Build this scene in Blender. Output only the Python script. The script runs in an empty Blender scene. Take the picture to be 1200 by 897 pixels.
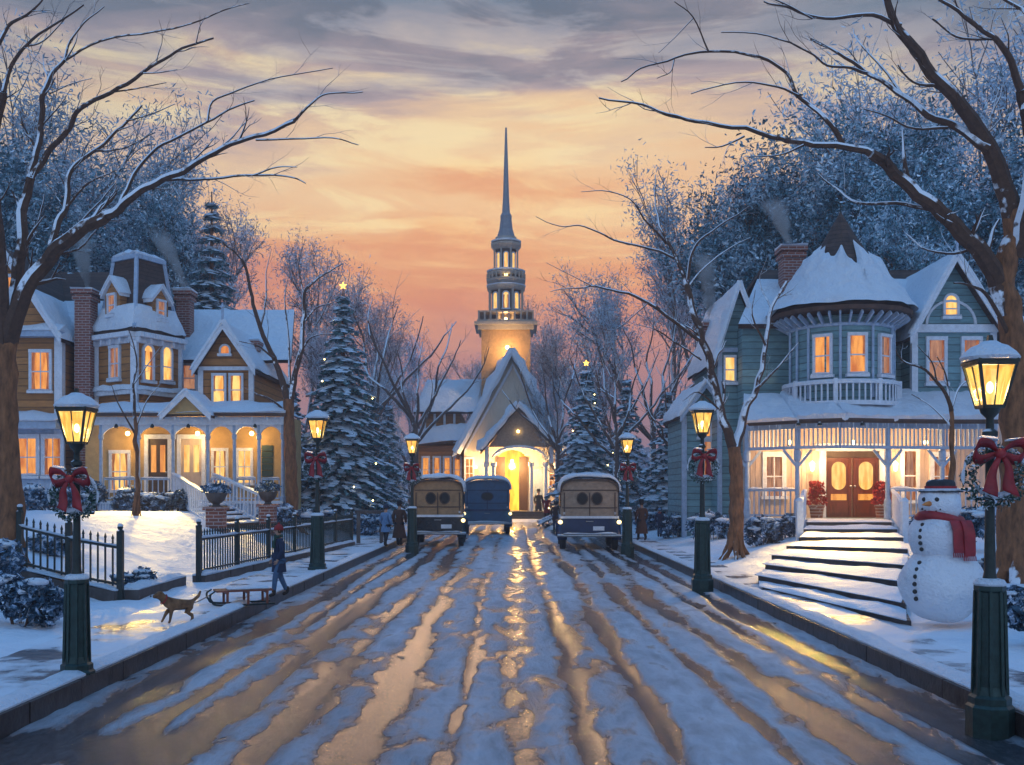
import bpy, bmesh, math, random
from mathutils import Vector, noise, Matrix, Quaternion
S = bpy.context.scene
COL = S.collection
PI = math.pi
# ------------------------------------------------------------------ camera model used for laying out distances
H, F, CX, CY = 1.7, 1200.0, 600.0, 575.0
def X(px, d): return (px-CX)/F*d
def Z(py, d): return H-(py-CY)/F*d
def P(px, py, d): return Vector((X(px, d), d, Z(py, d)))
def dist(py, z): return (H-z)*F/(py-CY)
def sm(t):
    t = max(0.0, min(1.0, t)); return t*t*(3-2*t)
def nz(x, y, z=0.0, s=1.0): return noise.noise(Vector((x*s, y*s, z*s)))
# ------------------------------------------------------------------ materials
def newmat(name):
    m = bpy.data.materials.new(name); m.use_nodes = True
    nt = m.node_tree; nt.nodes.clear()
    out = nt.nodes.new('ShaderNodeOutputMaterial')
    return m, nt, out
def nd(nt, t, ins=None, **kw):
    n = nt.nodes.new(t)
    for k, v in kw.items(): setattr(n, k, v)
    for k, v in (ins or {}).items():
        if isinstance(v, bpy.types.NodeSocket): nt.links.new(v, n.inputs[k])
        else: n.inputs[k].default_value = v
    return n
def ramp(nt, fac, stops, interp='LINEAR'):
    r = nt.nodes.new('ShaderNodeValToRGB'); r.color_ramp.interpolation = interp
    e = r.color_ramp.elements
    while len(e) < len(stops): e.new(0.5)
    for i, (p, c) in enumerate(stops):
        e[i].position = p
        e[i].color = (c, c, c, 1) if isinstance(c, (int, float)) else (c[0], c[1], c[2], 1)
    nt.links.new(fac, r.inputs[0]); return r.outputs[0]
def mixc(nt, fac, a, b, bt='MIX'):
    n = nt.nodes.new('ShaderNodeMix'); n.data_type = 'RGBA'; n.blend_type = bt
    for i, v in ((0, fac), (6, a), (7, b)):
        if isinstance(v, bpy.types.NodeSocket): nt.links.new(v, n.inputs[i])
        elif i == 0: n.inputs[0].default_value = v
        else: n.inputs[i].default_value = (v[0], v[1], v[2], 1)
    return n.outputs[2]
def math_(nt, op, a, b=0.0, c=0.0):
    n = nt.nodes.new('ShaderNodeMath'); n.operation = op
    for i, v in enumerate((a, b, c)):
        if isinstance(v, bpy.types.NodeSocket): nt.links.new(v, n.inputs[i])
        else: n.inputs[i].default_value = v
    return n.outputs[0]
def pos(nt, scale=(1, 1, 1)):
    g = nt.nodes.new('ShaderNodeNewGeometry')
    m = nd(nt, 'ShaderNodeMapping', {'Vector': g.outputs['Position'], 'Scale': scale})
    return m.outputs[0], g
def srgb(r, g, b):
    f = lambda c: (c/255/12.92) if c/255 < .04045 else ((c/255+.055)/1.055)**2.4
    return (f(r), f(g), f(b))
SNOWC = (.80, .84, .90)
def paint(name, c, rough=.7, var=.25, scale=6, bump=.15, metal=0, snow=None, boards=None, brick=False, stretch=(1, 1, 1), c2=None, spec=.5):
    """general weathered surface; snow = threshold of upward normal above which settled snow lies"""
    m, nt, out = newmat(name)
    v, g = pos(nt, stretch)
    n1 = nd(nt, 'ShaderNodeTexNoise', {'Vector': v, 'Scale': scale, 'Detail': 6.0, 'Roughness': .65})
    dark = tuple(x*(1-var) for x in c); lite = c2 or tuple(min(1, x*(1+var)) for x in c)
    col = ramp(nt, n1.outputs[0], [(.3, dark), (.7, lite)])
    hgt = n1.outputs[0]; bs = bump
    if boards:
        sx = nd(nt, 'ShaderNodeSeparateXYZ', {0: g.outputs['Position']})
        fr = math_(nt, 'FRACT', math_(nt, 'MULTIPLY', sx.outputs[2], 1.0/boards))
        line = ramp(nt, fr, [(0, .0), (.17, 1.0), (1, 1.0)])
        col = mixc(nt, 1.0, col, mixc(nt, line, (.12, .11, .12), (1, 1, 1)), 'MULTIPLY')
        cell = math_(nt, 'FLOOR', math_(nt, 'MULTIPLY', sx.outputs[2], 1.0/boards))
        wn = nd(nt, 'ShaderNodeTexWhiteNoise', {'W': cell}, noise_dimensions='1D')
        col = mixc(nt, 1.0, col, ramp(nt, wn.outputs[0], [(0, .72), (1, 1.1)]), 'MULTIPLY')
        hgt = math_(nt, 'ADD', math_(nt, 'MULTIPLY', hgt, .25), math_(nt, 'SUBTRACT', 1.0, fr)); bs = .6
    if brick:
        sx = nd(nt, 'ShaderNodeSeparateXYZ', {0: g.outputs['Position']})
        cb = nd(nt, 'ShaderNodeCombineXYZ', {0: math_(nt, 'ADD', sx.outputs[0], sx.outputs[1]), 1: sx.outputs[2]})
        b = nd(nt, 'ShaderNodeTexBrick', {'Vector': cb.outputs[0], 'Color1': (*c, 1), 'Color2': (*[x*.6 for x in c], 1), 'Mortar': (.4, .38, .38, 1), 'Scale': 1.0, 'Brick Width': .24, 'Row Height': .085, 'Mortar Size': .012})
        col = mixc(nt, .75, col, b.outputs[0]); hgt = b.outputs[1]; bs = -.3
    rg = rough
    if snow is not None:
        dp = nd(nt, 'ShaderNodeVectorMath', {0: g.outputs['Normal'], 1: (-.42, -.14, .86)}, operation='DOT_PRODUCT')
        n2 = nd(nt, 'ShaderNodeTexNoise', {'Vector': g.outputs['Position'], 'Scale': 9.0, 'Detail': 3.0})
        a = math_(nt, 'ADD', dp.outputs['Value'], math_(nt, 'MULTIPLY', math_(nt, 'SUBTRACT', n2.outputs[0], .5), .6))
        f = ramp(nt, a, [(max(0, snow-.04), 0.0), (min(1, snow+.06), 1.0)])
        col = mixc(nt, f, col, SNOWC)
    bp = nd(nt, 'ShaderNodeBump', {'Height': hgt, 'Strength': abs(bs), 'Distance': .03}, invert=bs < 0)
    p = nd(nt, 'ShaderNodeBsdfPrincipled', {'Base Color': col, 'Roughness': rg, 'Metallic': metal, 'Normal': bp.outputs[0], 'Specular IOR Level': spec})
    nt.links.new(p.outputs[0], out.inputs[0]); return m
def snowmat(name, scale=1.0, sparkle=True):
    m, nt, out = newmat(name)
    g = nt.nodes.new('ShaderNodeNewGeometry')
    a = nd(nt, 'ShaderNodeTexNoise', {'Vector': g.outputs['Position'], 'Scale': 1.3*scale, 'Detail': 8.0, 'Roughness': .6})
    b = nd(nt, 'ShaderNodeTexNoise', {'Vector': g.outputs['Position'], 'Scale': 14*scale, 'Detail': 4.0})
    h = math_(nt, 'ADD', a.outputs[0], math_(nt, 'MULTIPLY', b.outputs[0], .18))
    bp = nd(nt, 'ShaderNodeBump', {'Height': h, 'Strength': .8, 'Distance': .16})
    col = ramp(nt, a.outputs[0], [(.3, (.72, .77, .86)), (.65, SNOWC)])
    p = nd(nt, 'ShaderNodeBsdfPrincipled', {'Base Color': col, 'Roughness': .55, 'Normal': bp.outputs[0], 'Specular IOR Level': .4})
    nt.links.new(p.outputs[0], out.inputs[0]); return m
def glow(name, c, st, var=.5, scale=5, transp=0.0, c2=None):
    """something that gives off light: lamp glass, lit window"""
    m, nt, out = newmat(name)
    v, g = pos(nt)
    n1 = nd(nt, 'ShaderNodeTexNoise', {'Vector': nd(nt, 'ShaderNodeMapping', {'Vector': v, 'Scale': (2.2, 2.2, .5)}).outputs[0], 'Scale': scale, 'Detail': 2.0})
    col = ramp(nt, n1.outputs[0], [(.30, c2 or tuple(x*(1-var) for x in c)), (.62, c)])
    e = nd(nt, 'ShaderNodeEmission', {'Color': col, 'Strength': st})
    gl = nd(nt, 'ShaderNodeBsdfGlossy', {'Color': (.5, .5, .5, 1), 'Roughness': .15})
    o = nd(nt, 'ShaderNodeMixShader', {0: .08, 1: e.outputs[0], 2: gl.outputs[0]})
    if transp > 0:
        t = nt.nodes.new('ShaderNodeBsdfTransparent')
        o = nd(nt, 'ShaderNodeMixShader', {0: transp, 1: o.outputs[0], 2: t.outputs[0]})
    nt.links.new(o.outputs[0], out.inputs[0]); return m
def flecked(name, stops, scale=3.0, rough=.8, thr=None):
    m, nt, out = newmat(name)
    g = nt.nodes.new('ShaderNodeNewGeometry')
    oi = nt.nodes.new('ShaderNodeObjectInfo')
    n1 = nd(nt, 'ShaderNodeTexNoise', {'Vector': g.outputs['Position'], 'Scale': scale, 'Detail': 5.0, 'Roughness': .8})
    f = n1.outputs[0]
    col = ramp(nt, f, stops)
    hs = nd(nt, 'ShaderNodeHueSaturation', {'Color': col, 'Hue': .5, 'Saturation': 1.0, 'Value': math_(nt, 'ADD', .85, math_(nt, 'MULTIPLY', oi.outputs['Random'], .35))})
    p = nd(nt, 'ShaderNodeBsdfPrincipled', {'Base Color': hs.outputs[0], 'Roughness': rough, 'Specular IOR Level': .2})
    nt.links.new(p.outputs[0], out.inputs[0]); return m
M = dict(
 snow=snowmat('snow'), snowb=snowmat('snow_small', 4),
 bark=paint('bark', (.22, .09, .038), .9, .6, 14, .6, stretch=(1, 1, .3), snow=.66),
 twig=paint('twig_bark', (.085, .042, .026), .9, .4, 14, .3, snow=.30),
 farbark=paint('far_bark', (.15, .095, .075), .9, .4, 10, .2, snow=.40),
 brown=paint('brown_clapboard', (.44, .18, .05), .75, .25, 3, .3, boards=.23, stretch=(1, 1, 4)),
 teal=paint('teal_clapboard', (.17, .31, .34), .7, .25, 3, .3, boards=.2, stretch=(1, 1, 4)),
 cream=paint('cream_boards', (.52, .40, .33), .7, .2, 3, .2, stretch=(4, 4, .6)),
 yellowwall=paint('yellow_plaster', (.46, .29, .12), .8, .2, 3, .2),
 white=paint('white_paint', (.66, .68, .74), .55, .15, 8, .1),
 steeple=paint('weathered_steeple_paint', (.40, .33, .27), .65, .25, 8, .1), spire=paint('lead_spire', (.24, .25, .28), .6, .25, 8, .1), gablecream=paint('cream_gable_boards', (.66, .54, .42), .7, .15, 3, .2, stretch=(4, 4, .6)),
 bluewhite=paint('pale_blue_paint', (.34, .43, .56), .55, .2, 8, .1),
 shingle=paint('brown_shingles', (.085, .045, .032), .85, .4, 5, .4, boards=.13),
 dshingle=paint('slate_shingles', (.10, .06, .045), .85, .4, 5, .4, boards=.13),
 brickm=paint('red_brick', (.26, .075, .045), .85, .3, 4, .4, brick=True),
 iron=paint('black_iron', (.018, .028, .026), .45, .4, 20, .25, metal=.3, snow=.8),
 greeniron=paint('dark_green_iron', (.016, .042, .038), .42, .4, 20, .2, metal=.3),
 stone=paint('dark_stone', (.075, .06, .055), .75, .5, 5, .5, snow=.93),
 kerb=paint('wet_kerb_stone', (.045, .034, .032), .35, .6, 5, .5),
 door=paint('mahogany', (.13, .028, .012), .35, .4, 4, .2, stretch=(5, 5, .7)),
 dkwood=paint('dark_wood', (.06, .03, .018), .5, .4, 5, .2, stretch=(4, 4, 1)),
 tan=paint('tan_canvas', (.34, .24, .17), .8, .25, 8, .3),
 tan2=paint('golden_wood_body', (.33, .19, .09), .6, .3, 6, .3),
 navy=paint('navy_coachwork', (.012, .03, .09), .25, .3, 4, .03),
 black=paint('black_coachwork', (.012, .013, .018), .25, .3, 4, .03),
 blue=paint('blue_coachwork', (.02, .085, .17), .3, .3, 4, .05),
 rubber=paint('tyre_rubber', (.02, .02, .02), .8, .3, 20, .3),
 chrome=paint('dull_chrome', (.45, .45, .47), .3, .2, 10, .05, metal=.9),
 red=paint('red_ribbon', (.30, .012, .018), .5, .35, 9, .25),
 redf=paint('red_flowers', (.34, .015, .018), .7, .4, 30, .5),
 wreath=flecked('wreath_needles', [(.35, (.012, .04, .03)), (.52, (.04, .09, .07)), (.60, (.75, .8, .88))], 22),
 leafblue=flecked('snowy_shrub', [(.38, (.012, .03, .05)), (.5, (.05, .11, .17)), (.57, (.35, .46, .62)), (.64, (.78, .84, .92))], 5),
 pine=flecked('spruce_needles', [(.3, (.015, .05, .05)), (.52, (.09, .19, .21)), (.64, (.34, .48, .55))], 4),
 pinesnow=snowmat('bough_snow', 3),
 darkpine=flecked('dark_pine', [(.40, (.012, .05, .06)), (.47, (.07, .18, .23)), (.53, (.28, .44, .56)), (.61, (.76, .86, .94))], .9),
 frostblue=flecked('frosted_twigs_blue', [(.38, (.16, .26, .34)), (.5, (.40, .54, .68)), (.60, (.80, .88, .94))], 1.1),
 frostlilac=flecked('frosted_twigs_lilac', [(.38, (.24, .20, .20)), (.5, (.52, .48, .54)), (.60, (.82, .82, .88))], 1.1),
 frostpink=flecked('frosted_twigs_rose', [(.38, (.30, .17, .13)), (.5, (.62, .44, .38)), (.60, (.86, .76, .74))], 1.1),
 win=glow('lit_window', srgb(255, 208, 120), 1.15, scale=3.5, c2=srgb(232, 150, 62)),
 winw=glow('warm_amber_window', srgb(255, 170, 80), .9, scale=3.5, c2=srgb(205, 112, 50)),
 wind=glow('dim_window', srgb(225, 160, 120), .6, scale=3.5, c2=srgb(150, 100, 85)),
 lantern=glow('lantern_glass', srgb(255, 205, 95), 1.5, scale=9, transp=.45, c2=srgb(240, 140, 40)),
 bulb=glow('flame', srgb(255, 225, 140), 14, var=.1),
 star=glow('star_lamp', srgb(255, 190, 70), 5, var=.1),
 carlamp=glow('car_lamp', srgb(255, 220, 140), 4, var=.1),
 churchdoor=glow('church_interior', srgb(255, 190, 60), 2.2, scale=1.2, c2=srgb(235, 130, 30)),
 curtain=glow('self_lit_curtain', srgb(214, 128, 66), .55, scale=9, c2=srgb(150, 74, 40)),  # fabric emits a glow in place of room light shining through
 ice_=paint('icicle', (.55, .66, .78), .15, .1, 5, .05, spec=.8),
 coal=paint('coal', (.02, .02, .02), .6), carrot=paint('carrot', (.6, .2, .04), .6),
 felt=paint('black_felt', (.03, .032, .04), .9, .3, 20, .2, snow=.9),
 sm=snowmat('packed_snow', 2.5),
 skin=paint('skin', (.42, .24, .17), .6, .1, 10, .02),
 dogm=paint('dog_fur', (.17, .07, .025), .9, .5, 12, .6, c2=(.3, .15, .07)),
 sled=paint('red_brown_sled_wood', (.20, .05, .025), .5, .4, 8, .2),
)
def cloth(name, c): return paint(name, c, .9, .25, 18, .3)
CL = dict(navy=cloth('navy_wool', (.015, .025, .06)), green=cloth('green_wool', (.02, .06, .045)), brown=cloth('brown_wool', (.09, .04, .025)), jeans=cloth('blue_trousers', (.06, .12, .22)),
          black=cloth('black_wool', (.015, .015, .02)), redw=cloth('red_wool', (.28, .02, .02)), grey=cloth('grey_wool', (.14, .14, .16)), boot=cloth('leather_boots', (.03, .02, .015)), blue=cloth('pale_blue_wool', (.12, .22, .38)), hair=cloth('brown_hair', (.05, .025, .015)))
# ------------------------------------------------------------------ geometry
class Fr:
    """vertical facade frame: u along the wall, n outward, z up"""
    def __init__(s, ax, ay, bx, by):
        s.o = Vector((ax, ay)); d = Vector((bx-ax, by-ay)); s.L = d.length; s.u = d/s.L; s.n = Vector((s.u.y, -s.u.x))
    def pt(s, u, z, n):
        q = s.o+s.u*u+s.n*n; return Vector((q.x, q.y, z))
class MB:
    def __init__(s, smooth=False): s.v = []; s.f = []; s.smooth = smooth
    def add(s, vs, fs):
        k = len(s.v); s.v += [Vector(v) for v in vs]; s.f += [tuple(i+k for i in f) for f in fs]; return s
    def hexa(s, p):
        return s.add(p, [(0, 3, 2, 1), (4, 5, 6, 7), (0, 1, 5, 4), (1, 2, 6, 5), (2, 3, 7, 6), (3, 0, 4, 7)])
    def box(s, x0, x1, y0, y1, z0, z1):
        return s.hexa([(x0, y0, z0), (x1, y0, z0), (x1, y1, z0), (x0, y1, z0), (x0, y0, z1), (x1, y0, z1), (x1, y1, z1), (x0, y1, z1)])
    def fb(s, fr, u0, u1, z0, z1, n0, n1):
        return s.hexa([fr.pt(u, z, n) for z in (z0, z1) for u, n in ((u0, n1), (u1, n1), (u1, n0), (u0, n0))])
    def fp(s, fr, poly, n0, n1):
        k = len(poly); vs = [fr.pt(u, z, n1) for u, z in poly]+[fr.pt(u, z, n0) for u, z in poly]
        return s.add(vs, [tuple(range(k)), tuple(range(2*k-1, k-1, -1))]+[(i, i+k, (i+1) % k+k, (i+1) % k) for i in range(k)])
    def plan(s, pts, z0, z1):
        k = len(pts); vs = [(x, y, z0) for x, y in pts]+[(x, y, z1) for x, y in pts]
        return s.add(vs, [tuple(range(k-1, -1, -1)), tuple(range(k, 2*k))]+[(i, (i+1) % k, (i+1) % k+k, i+k) for i in range(k)])
    def slab(s, a, b, c, d, th):
        a, b, c, d = map(Vector, (a, b, c, d)); n = (b-a).cross(d-a).normalized()
        if n.z < 0: n = -n
        return s.hexa([a, b, c, d, a+n*th, b+n*th, c+n*th, d+n*th])
    def beam(s, a, b, w, h=None):
        a, b = Vector(a), Vector(b); h = h or w; t = (b-a).normalized()
        up = Vector((0, 0, 1)) if abs(t.z) < .95 else Vector((0, 1, 0))
        r = t.cross(up).normalized(); q = r.cross(t).normalized()
        return s.hexa([p+r*i*w/2+q*j*h/2 for p in (a, b) for i, j in ((-1, -1), (1, -1), (1, 1), (-1, 1))])
    def tube(s, pts, rad, n=8, cap=True):
        pts = [Vector(p) for p in pts]
        if isinstance(rad, (int, float)): rad = [rad]*len(pts)
        k = len(s.v); last = None
        for i, p in enumerate(pts):
            t = (pts[min(i+1, len(pts)-1)]-pts[max(i-1, 0)])
            t = t.normalized() if t.length > 1e-9 else Vector((0, 0, 1))
            if last is None:
                r = t.cross(Vector((0, 1, .01)) if abs(t.y) < .9 else Vector((1, 0, 0))).normalized()
            else:
                r = (last-t*last.dot(t))
                r = r.normalized() if r.length > 1e-6 else t.orthogonal().normalized()
            last = r; q = t.cross(r)
            for j in range(n):
                a = 2*PI*j/n; s.v.append(p+(r*math.cos(a)+q*math.sin(a))*rad[i])
        for i in range(len(pts)-1):
            for j in range(n):
                s.f.append((k+i*n+j, k+i*n+(j+1) % n, k+(i+1)*n+(j+1) % n, k+(i+1)*n+j))
        if cap:
            s.f.append(tuple(k+j for j in range(n-1, -1, -1))); s.f.append(tuple(k+(len(pts)-1)*n+j for j in range(n)))
        return s
    def lathe(s, c, prof, n=16, a0=0, sx=1, sy=1):
        k = len(s.v); c = Vector(c)
        for r, z in prof:
            for j in range(n):
                a = a0+2*PI*j/n; s.v.append(c+Vector((r*math.cos(a)*sx, r*math.sin(a)*sy, z)))
        for i in range(len(prof)-1):
            for j in range(n):
                s.f.append((k+i*n+j, k+i*n+(j+1) % n, k+(i+1)*n+(j+1) % n, k+(i+1)*n+j))
        s.f.append(tuple(k+j for j in range(n-1, -1, -1))); s.f.append(tuple(k+(len(prof)-1)*n+j for j in range(n)))
        return s
    def ball(s, c, r, n=12, m=8, jit=0, sc=(1, 1, 1)):
        prof = []; k = len(s.v)
        s.lathe(c, [(max(1e-3, r*math.sin(PI*i/m))*1.0, -r*math.cos(PI*i/m)*sc[2]) for i in range(m+1)], n, 0, sc[0], sc[1])
        if jit:
            c = Vector(c)
            for i in range(k, len(s.v)):
                v = s.v[i]-c; s.v[i] = c+v*(1+jit*nz(v.x+c.x, v.y+c.y, v.z+c.z, 3/r*.5))
        return s
    def card(s, c, size, rng, flat=.0, asp=1.0):
        t = Vector((rng.gauss(0, 1), rng.gauss(0, 1), rng.gauss(0, 1)*(1-flat))).normalized()
        w = Vector((rng.gauss(0, 1), rng.gauss(0, 1), rng.gauss(0, 1)*(1-flat)))
        b = t.cross(w).cross(t).normalized() if t.cross(w).length > 1e-4 else t.orthogonal()
        t = t*size*asp; b = b*size; c = Vector(c); k = len(s.v)
        s.v += [c-t-b*rng.uniform(.2, .8), c-b*rng.uniform(.0, .3)+t*rng.uniform(.7, 1.1), c+t*rng.uniform(.2, .9)+b*rng.uniform(.5, 1), c-t*rng.uniform(.1, .6)+b*rng.uniform(.5, 1)]
        s.f.append((k, k+1, k+2, k+3)); return s
    def snowq(s, a, b, c, d, th=.09, nu=10, nv=6, edge=.35, seed=0):
        """bumpy snow blanket over the quad a b c d (a-b lower edge)"""
        a, b, c, d = map(Vector, (a, b, c, d)); n = (b-a).cross(d-a).normalized()
        if n.z < 0: n = -n
        k = len(s.v)
        for lay in (0, 1):
            for j in range(nv+1):
                for i in range(nu+1):
                    u, v = i/nu, j/nv
                    p = (a*(1-u)+b*u)*(1-v)+(d*(1-u)+c*u)*v
                    if lay:
                        q = p+Vector((seed*7.1, seed*3.3, 0))
                        t = th*(.9+.75*nz(q.x, q.y, q.z, 1.1)+.4*nz(q.x, q.y, q.z, 3.7))
                        if i in (0, nu) or j in (0, nv): t *= edge
                        if j == 0: p = p+(a-d).normalized()*th*(.4+.6*nz(q.x, q.y, q.z, 2.3))
                        p = p+n*max(.012, t)
                    s.v.append(p)
        W = nu+1; T = k+(nv+1)*W
        for j in range(nv):
            for i in range(nu):
                s.f.append((T+j*W+i, T+j*W+i+1, T+(j+1)*W+i+1, T+(j+1)*W+i))
                s.f.append((k+j*W+i, k+(j+1)*W+i, k+(j+1)*W+i+1, k+j*W+i+1))
        for i in range(nu):
            s.f.append((k+i, k+i+1, T+i+1, T+i)); s.f.append((k+nv*W+i, T+nv*W+i, T+nv*W+i+1, k+nv*W+i+1))
        for j in range(nv):
            s.f.append((k+j*W, T+j*W, T+(j+1)*W, k+(j+1)*W)); s.f.append((k+j*W+nu, k+(j+1)*W+nu, T+(j+1)*W+nu, T+j*W+nu))
        return s
    def build(s, name, mat, parent=None, loc=None, fix=True):
        me = bpy.data.meshes.new(name)
        o = Vector((0, 0, 0))
        if loc is not None: o = Vector(loc)
        elif parent is not None:
            r = parent
            while r.parent: r = r.parent
            o = Vector(r['_o']) if '_o' in r else Vector(r.location)
        me.from_pydata([v-o for v in s.v], [], s.f)
        if fix:
            bm = bmesh.new(); bm.from_mesh(me); bmesh.ops.recalc_face_normals(bm, faces=bm.faces)
            bm.to_mesh(me); bm.free()
        if s.smooth:
            me.polygons.foreach_set('use_smooth', [True]*len(me.polygons))
            if s.smooth != 'all':
                try: me.set_sharp_from_angle(angle=math.radians(45))
                except Exception: pass
        me.materials.append(M[mat] if isinstance(mat, str) else mat)
        ob = bpy.data.objects.new(name, me); COL.objects.link(ob)
        if parent is not None: ob.parent = parent
        elif loc is not None: ob.location = loc
        return ob
def tag(o, label=None, cat=None, group=None, kind=None):
    if label: o['label'] = label
    if cat: o['category'] = cat
    if group: o['group'] = group
    if kind: o['kind'] = kind
    return o
def thing(name, loc, label, cat, group=None):
    e = bpy.data.objects.new(name, None); COL.objects.link(e); e.location = loc; e.empty_display_size = .2
    return tag(e, label, cat, group)
def copy_tree(o, parent=None):
    c = o.copy(); COL.objects.link(c)
    if parent is not None: c.parent = parent
    for ch in o.children: copy_tree(ch, c)
    return c
def light(name, loc, power, color=(1, .58, .20), r=.08):
    l = bpy.data.lights.new(name, 'POINT'); l.energy = power; l.color = color; l.shadow_soft_size = r
    o = bpy.data.objects.new(name, l); COL.objects.link(o); o.location = loc; return o
def spot(name, loc, tgt, power, color, size=42):
    l = bpy.data.lights.new(name, 'SPOT'); l.energy = power; l.color = color; l.shadow_soft_size = .12; l.spot_size = math.radians(size); l.spot_blend = 1.0
    o = bpy.data.objects.new(name, l); COL.objects.link(o); o.location = loc; o.rotation_euler = (Vector(tgt)-Vector(loc)).to_track_quat('-Z', 'Y').to_euler(); return o
def catmull(pts, n=6):
    if len(pts) < 3: return [Vector(p) for p in pts]
    p = [Vector(pts[0])*2-Vector(pts[1])]+[Vector(q) for q in pts]+[Vector(pts[-1])*2-Vector(pts[-2])]
    out = []
    for i in range(1, len(p)-2):
        for k in range(n):
            t = k/n
            out.append(.5*((2*p[i])+(p[i+1]-p[i-1])*t+(2*p[i-1]-5*p[i]+4*p[i+1]-p[i+2])*t*t+(3*p[i]-p[i-1]-3*p[i+1]+p[i+2])*t**3))
    out.append(p[-2]); return out
# ------------------------------------------------------------------ terrain
def hgt(x, y):
    if x < 0:
        h = .12+1.0*sm((-x-5.0)/4.0)*sm((y-8)/16)
    else:
        h = .12+.42*sm((x-4.1)/3.0)*sm((y-9)/13)
    far = sm((y-45)/15)*(1-sm((abs(x)-7)/8))
    h = h*(1-far)+.06*far
    if y > 90: h += (y-90)*.02
    return h
# ------------------------------------------------------------------ world
def make_world():
    w = bpy.data.worlds.new('World'); S.world = w; w.use_nodes = True
    nt = w.node_tree; nt.nodes.clear(); out = nt.nodes.new('ShaderNodeOutputWorld')
    tc = nt.nodes.new('ShaderNodeTexCoord'); d = tc.outputs['Generated']
    sx = nd(nt, 'ShaderNodeSeparateXYZ', {0: d}); x, y, z = sx.outputs
    m1 = nd(nt, 'ShaderNodeMapping', {'Vector': d, 'Scale': (2.0, 2.0, 11.0), 'Location': (.3, .1, .55), 'Rotation': (0, math.radians(4), 0)})
    n1 = nd(nt, 'ShaderNodeTexNoise', {'Vector': m1.outputs[0], 'Scale': 1.6, 'Detail': 7.0, 'Roughness': .58, 'Distortion': .5})
    m2 = nd(nt, 'ShaderNodeMapping', {'Vector': d, 'Scale': (1.5, 1.5, 7.5), 'Location': (3.3, 1.1, 2.2)})
    n2 = nd(nt, 'ShaderNodeTexNoise', {'Vector': m2.outputs[0], 'Scale': 2.9, 'Detail': 8.0, 'Roughness': .64, 'Distortion': 1.0})
    e = math_(nt, 'ADD', z, math_(nt, 'MULTIPLY', math_(nt, 'SUBTRACT', n1.outputs[0], .5), .24))
    f = math_(nt, 'DIVIDE', e, .6)
    c = ramp(nt, f, [(0, srgb(150, 105, 120)), (.22, srgb(205, 140, 118)), (.32, srgb(226, 150, 106)), (.40, srgb(240, 184, 124)), (.45, srgb(246, 210, 150)), (.57, srgb(243, 219, 168)), (.63, srgb(186, 172, 166)), (.68, srgb(155, 150, 156)), (.74, srgb(120, 128, 140)), (.82, srgb(84, 102, 120)), (.90, (.11, .27, .50)), (1, (.13, .42, .95))])
    pc = ramp(nt, n2.outputs[0], [(.42, 0.0), (.52, 1.0)])
    lo = ramp(nt, f, [(.0, .2), (.30, .5), (.42, .42), (.52, .25), (.60, .85), (.70, .9), (.85, .4)])
    cl = ramp(nt, f, [(0, srgb(150, 120, 140)), (.36, srgb(214, 128, 88)), (.5, srgb(222, 140, 104)), (.60, srgb(170, 148, 150)), (.68, srgb(106, 108, 118)), (.8, srgb(66, 80, 92))])
    c = mixc(nt, math_(nt, 'MULTIPLY', pc, lo), c, cl)
    # away from the afterglow the sky turns lilac and then blue
    side = ramp(nt, y, [(.0, 1.0), (.70, .85), (.86, .45), (.97, .0)])
    sc = ramp(nt, z, [(0, srgb(120, 118, 150)), (.25, srgb(128, 136, 158)), (.42, srgb(90, 108, 128)), (.6, (.12, .36, .80)), (1, (.13, .44, 1.0))])
    c = mixc(nt, side, c, sc)
    # the bright open sky on the side opposite the afterglow
    back = ramp(nt, math_(nt, 'MULTIPLY', y, -1.0), [(.05, 0.0), (.6, 1.0)])
    c = mixc(nt, math_(nt, 'MULTIPLY', back, .9), c, ramp(nt, z, [(0, (.42, .50, .62)), (.35, (.42, .58, .80)), (1, (.13, .44, 1.0))]))
    bg = nd(nt, 'ShaderNodeBackground', {'Color': c, 'Strength': 1.0})
    sk = nt.nodes.new('ShaderNodeTexSky'); sk.sky_type = 'NISHITA'; sk.sun_disc = False
    sk.sun_elevation = math.radians(7); sk.sun_rotation = math.radians(-6)
    b2 = nd(nt, 'ShaderNodeBackground', {'Color': sk.outputs[0], 'Strength': .05})
    # the thin clear-air sky shows only high up, above the cloud deck
    mx = nd(nt, 'ShaderNodeMixShader', {0: ramp(nt, z, [(.45, 0.0), (.8, .35)]), 1: bg.outputs[0], 2: b2.outputs[0]})
    nt.links.new(mx.outputs[0], out.inputs[0])
make_world()
l = bpy.data.lights.new('low_sun', 'SUN'); l.energy = .55; l.angle = math.radians(12); l.color = (1, .62, .36)
so = bpy.data.objects.new('low_sun', l); COL.objects.link(so)
so.rotation_euler = Vector((math.sin(math.radians(-6))*.99, math.cos(math.radians(-6))*.99, math.sin(math.radians(9)))).to_track_quat('Z', 'Y').to_euler()
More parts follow.
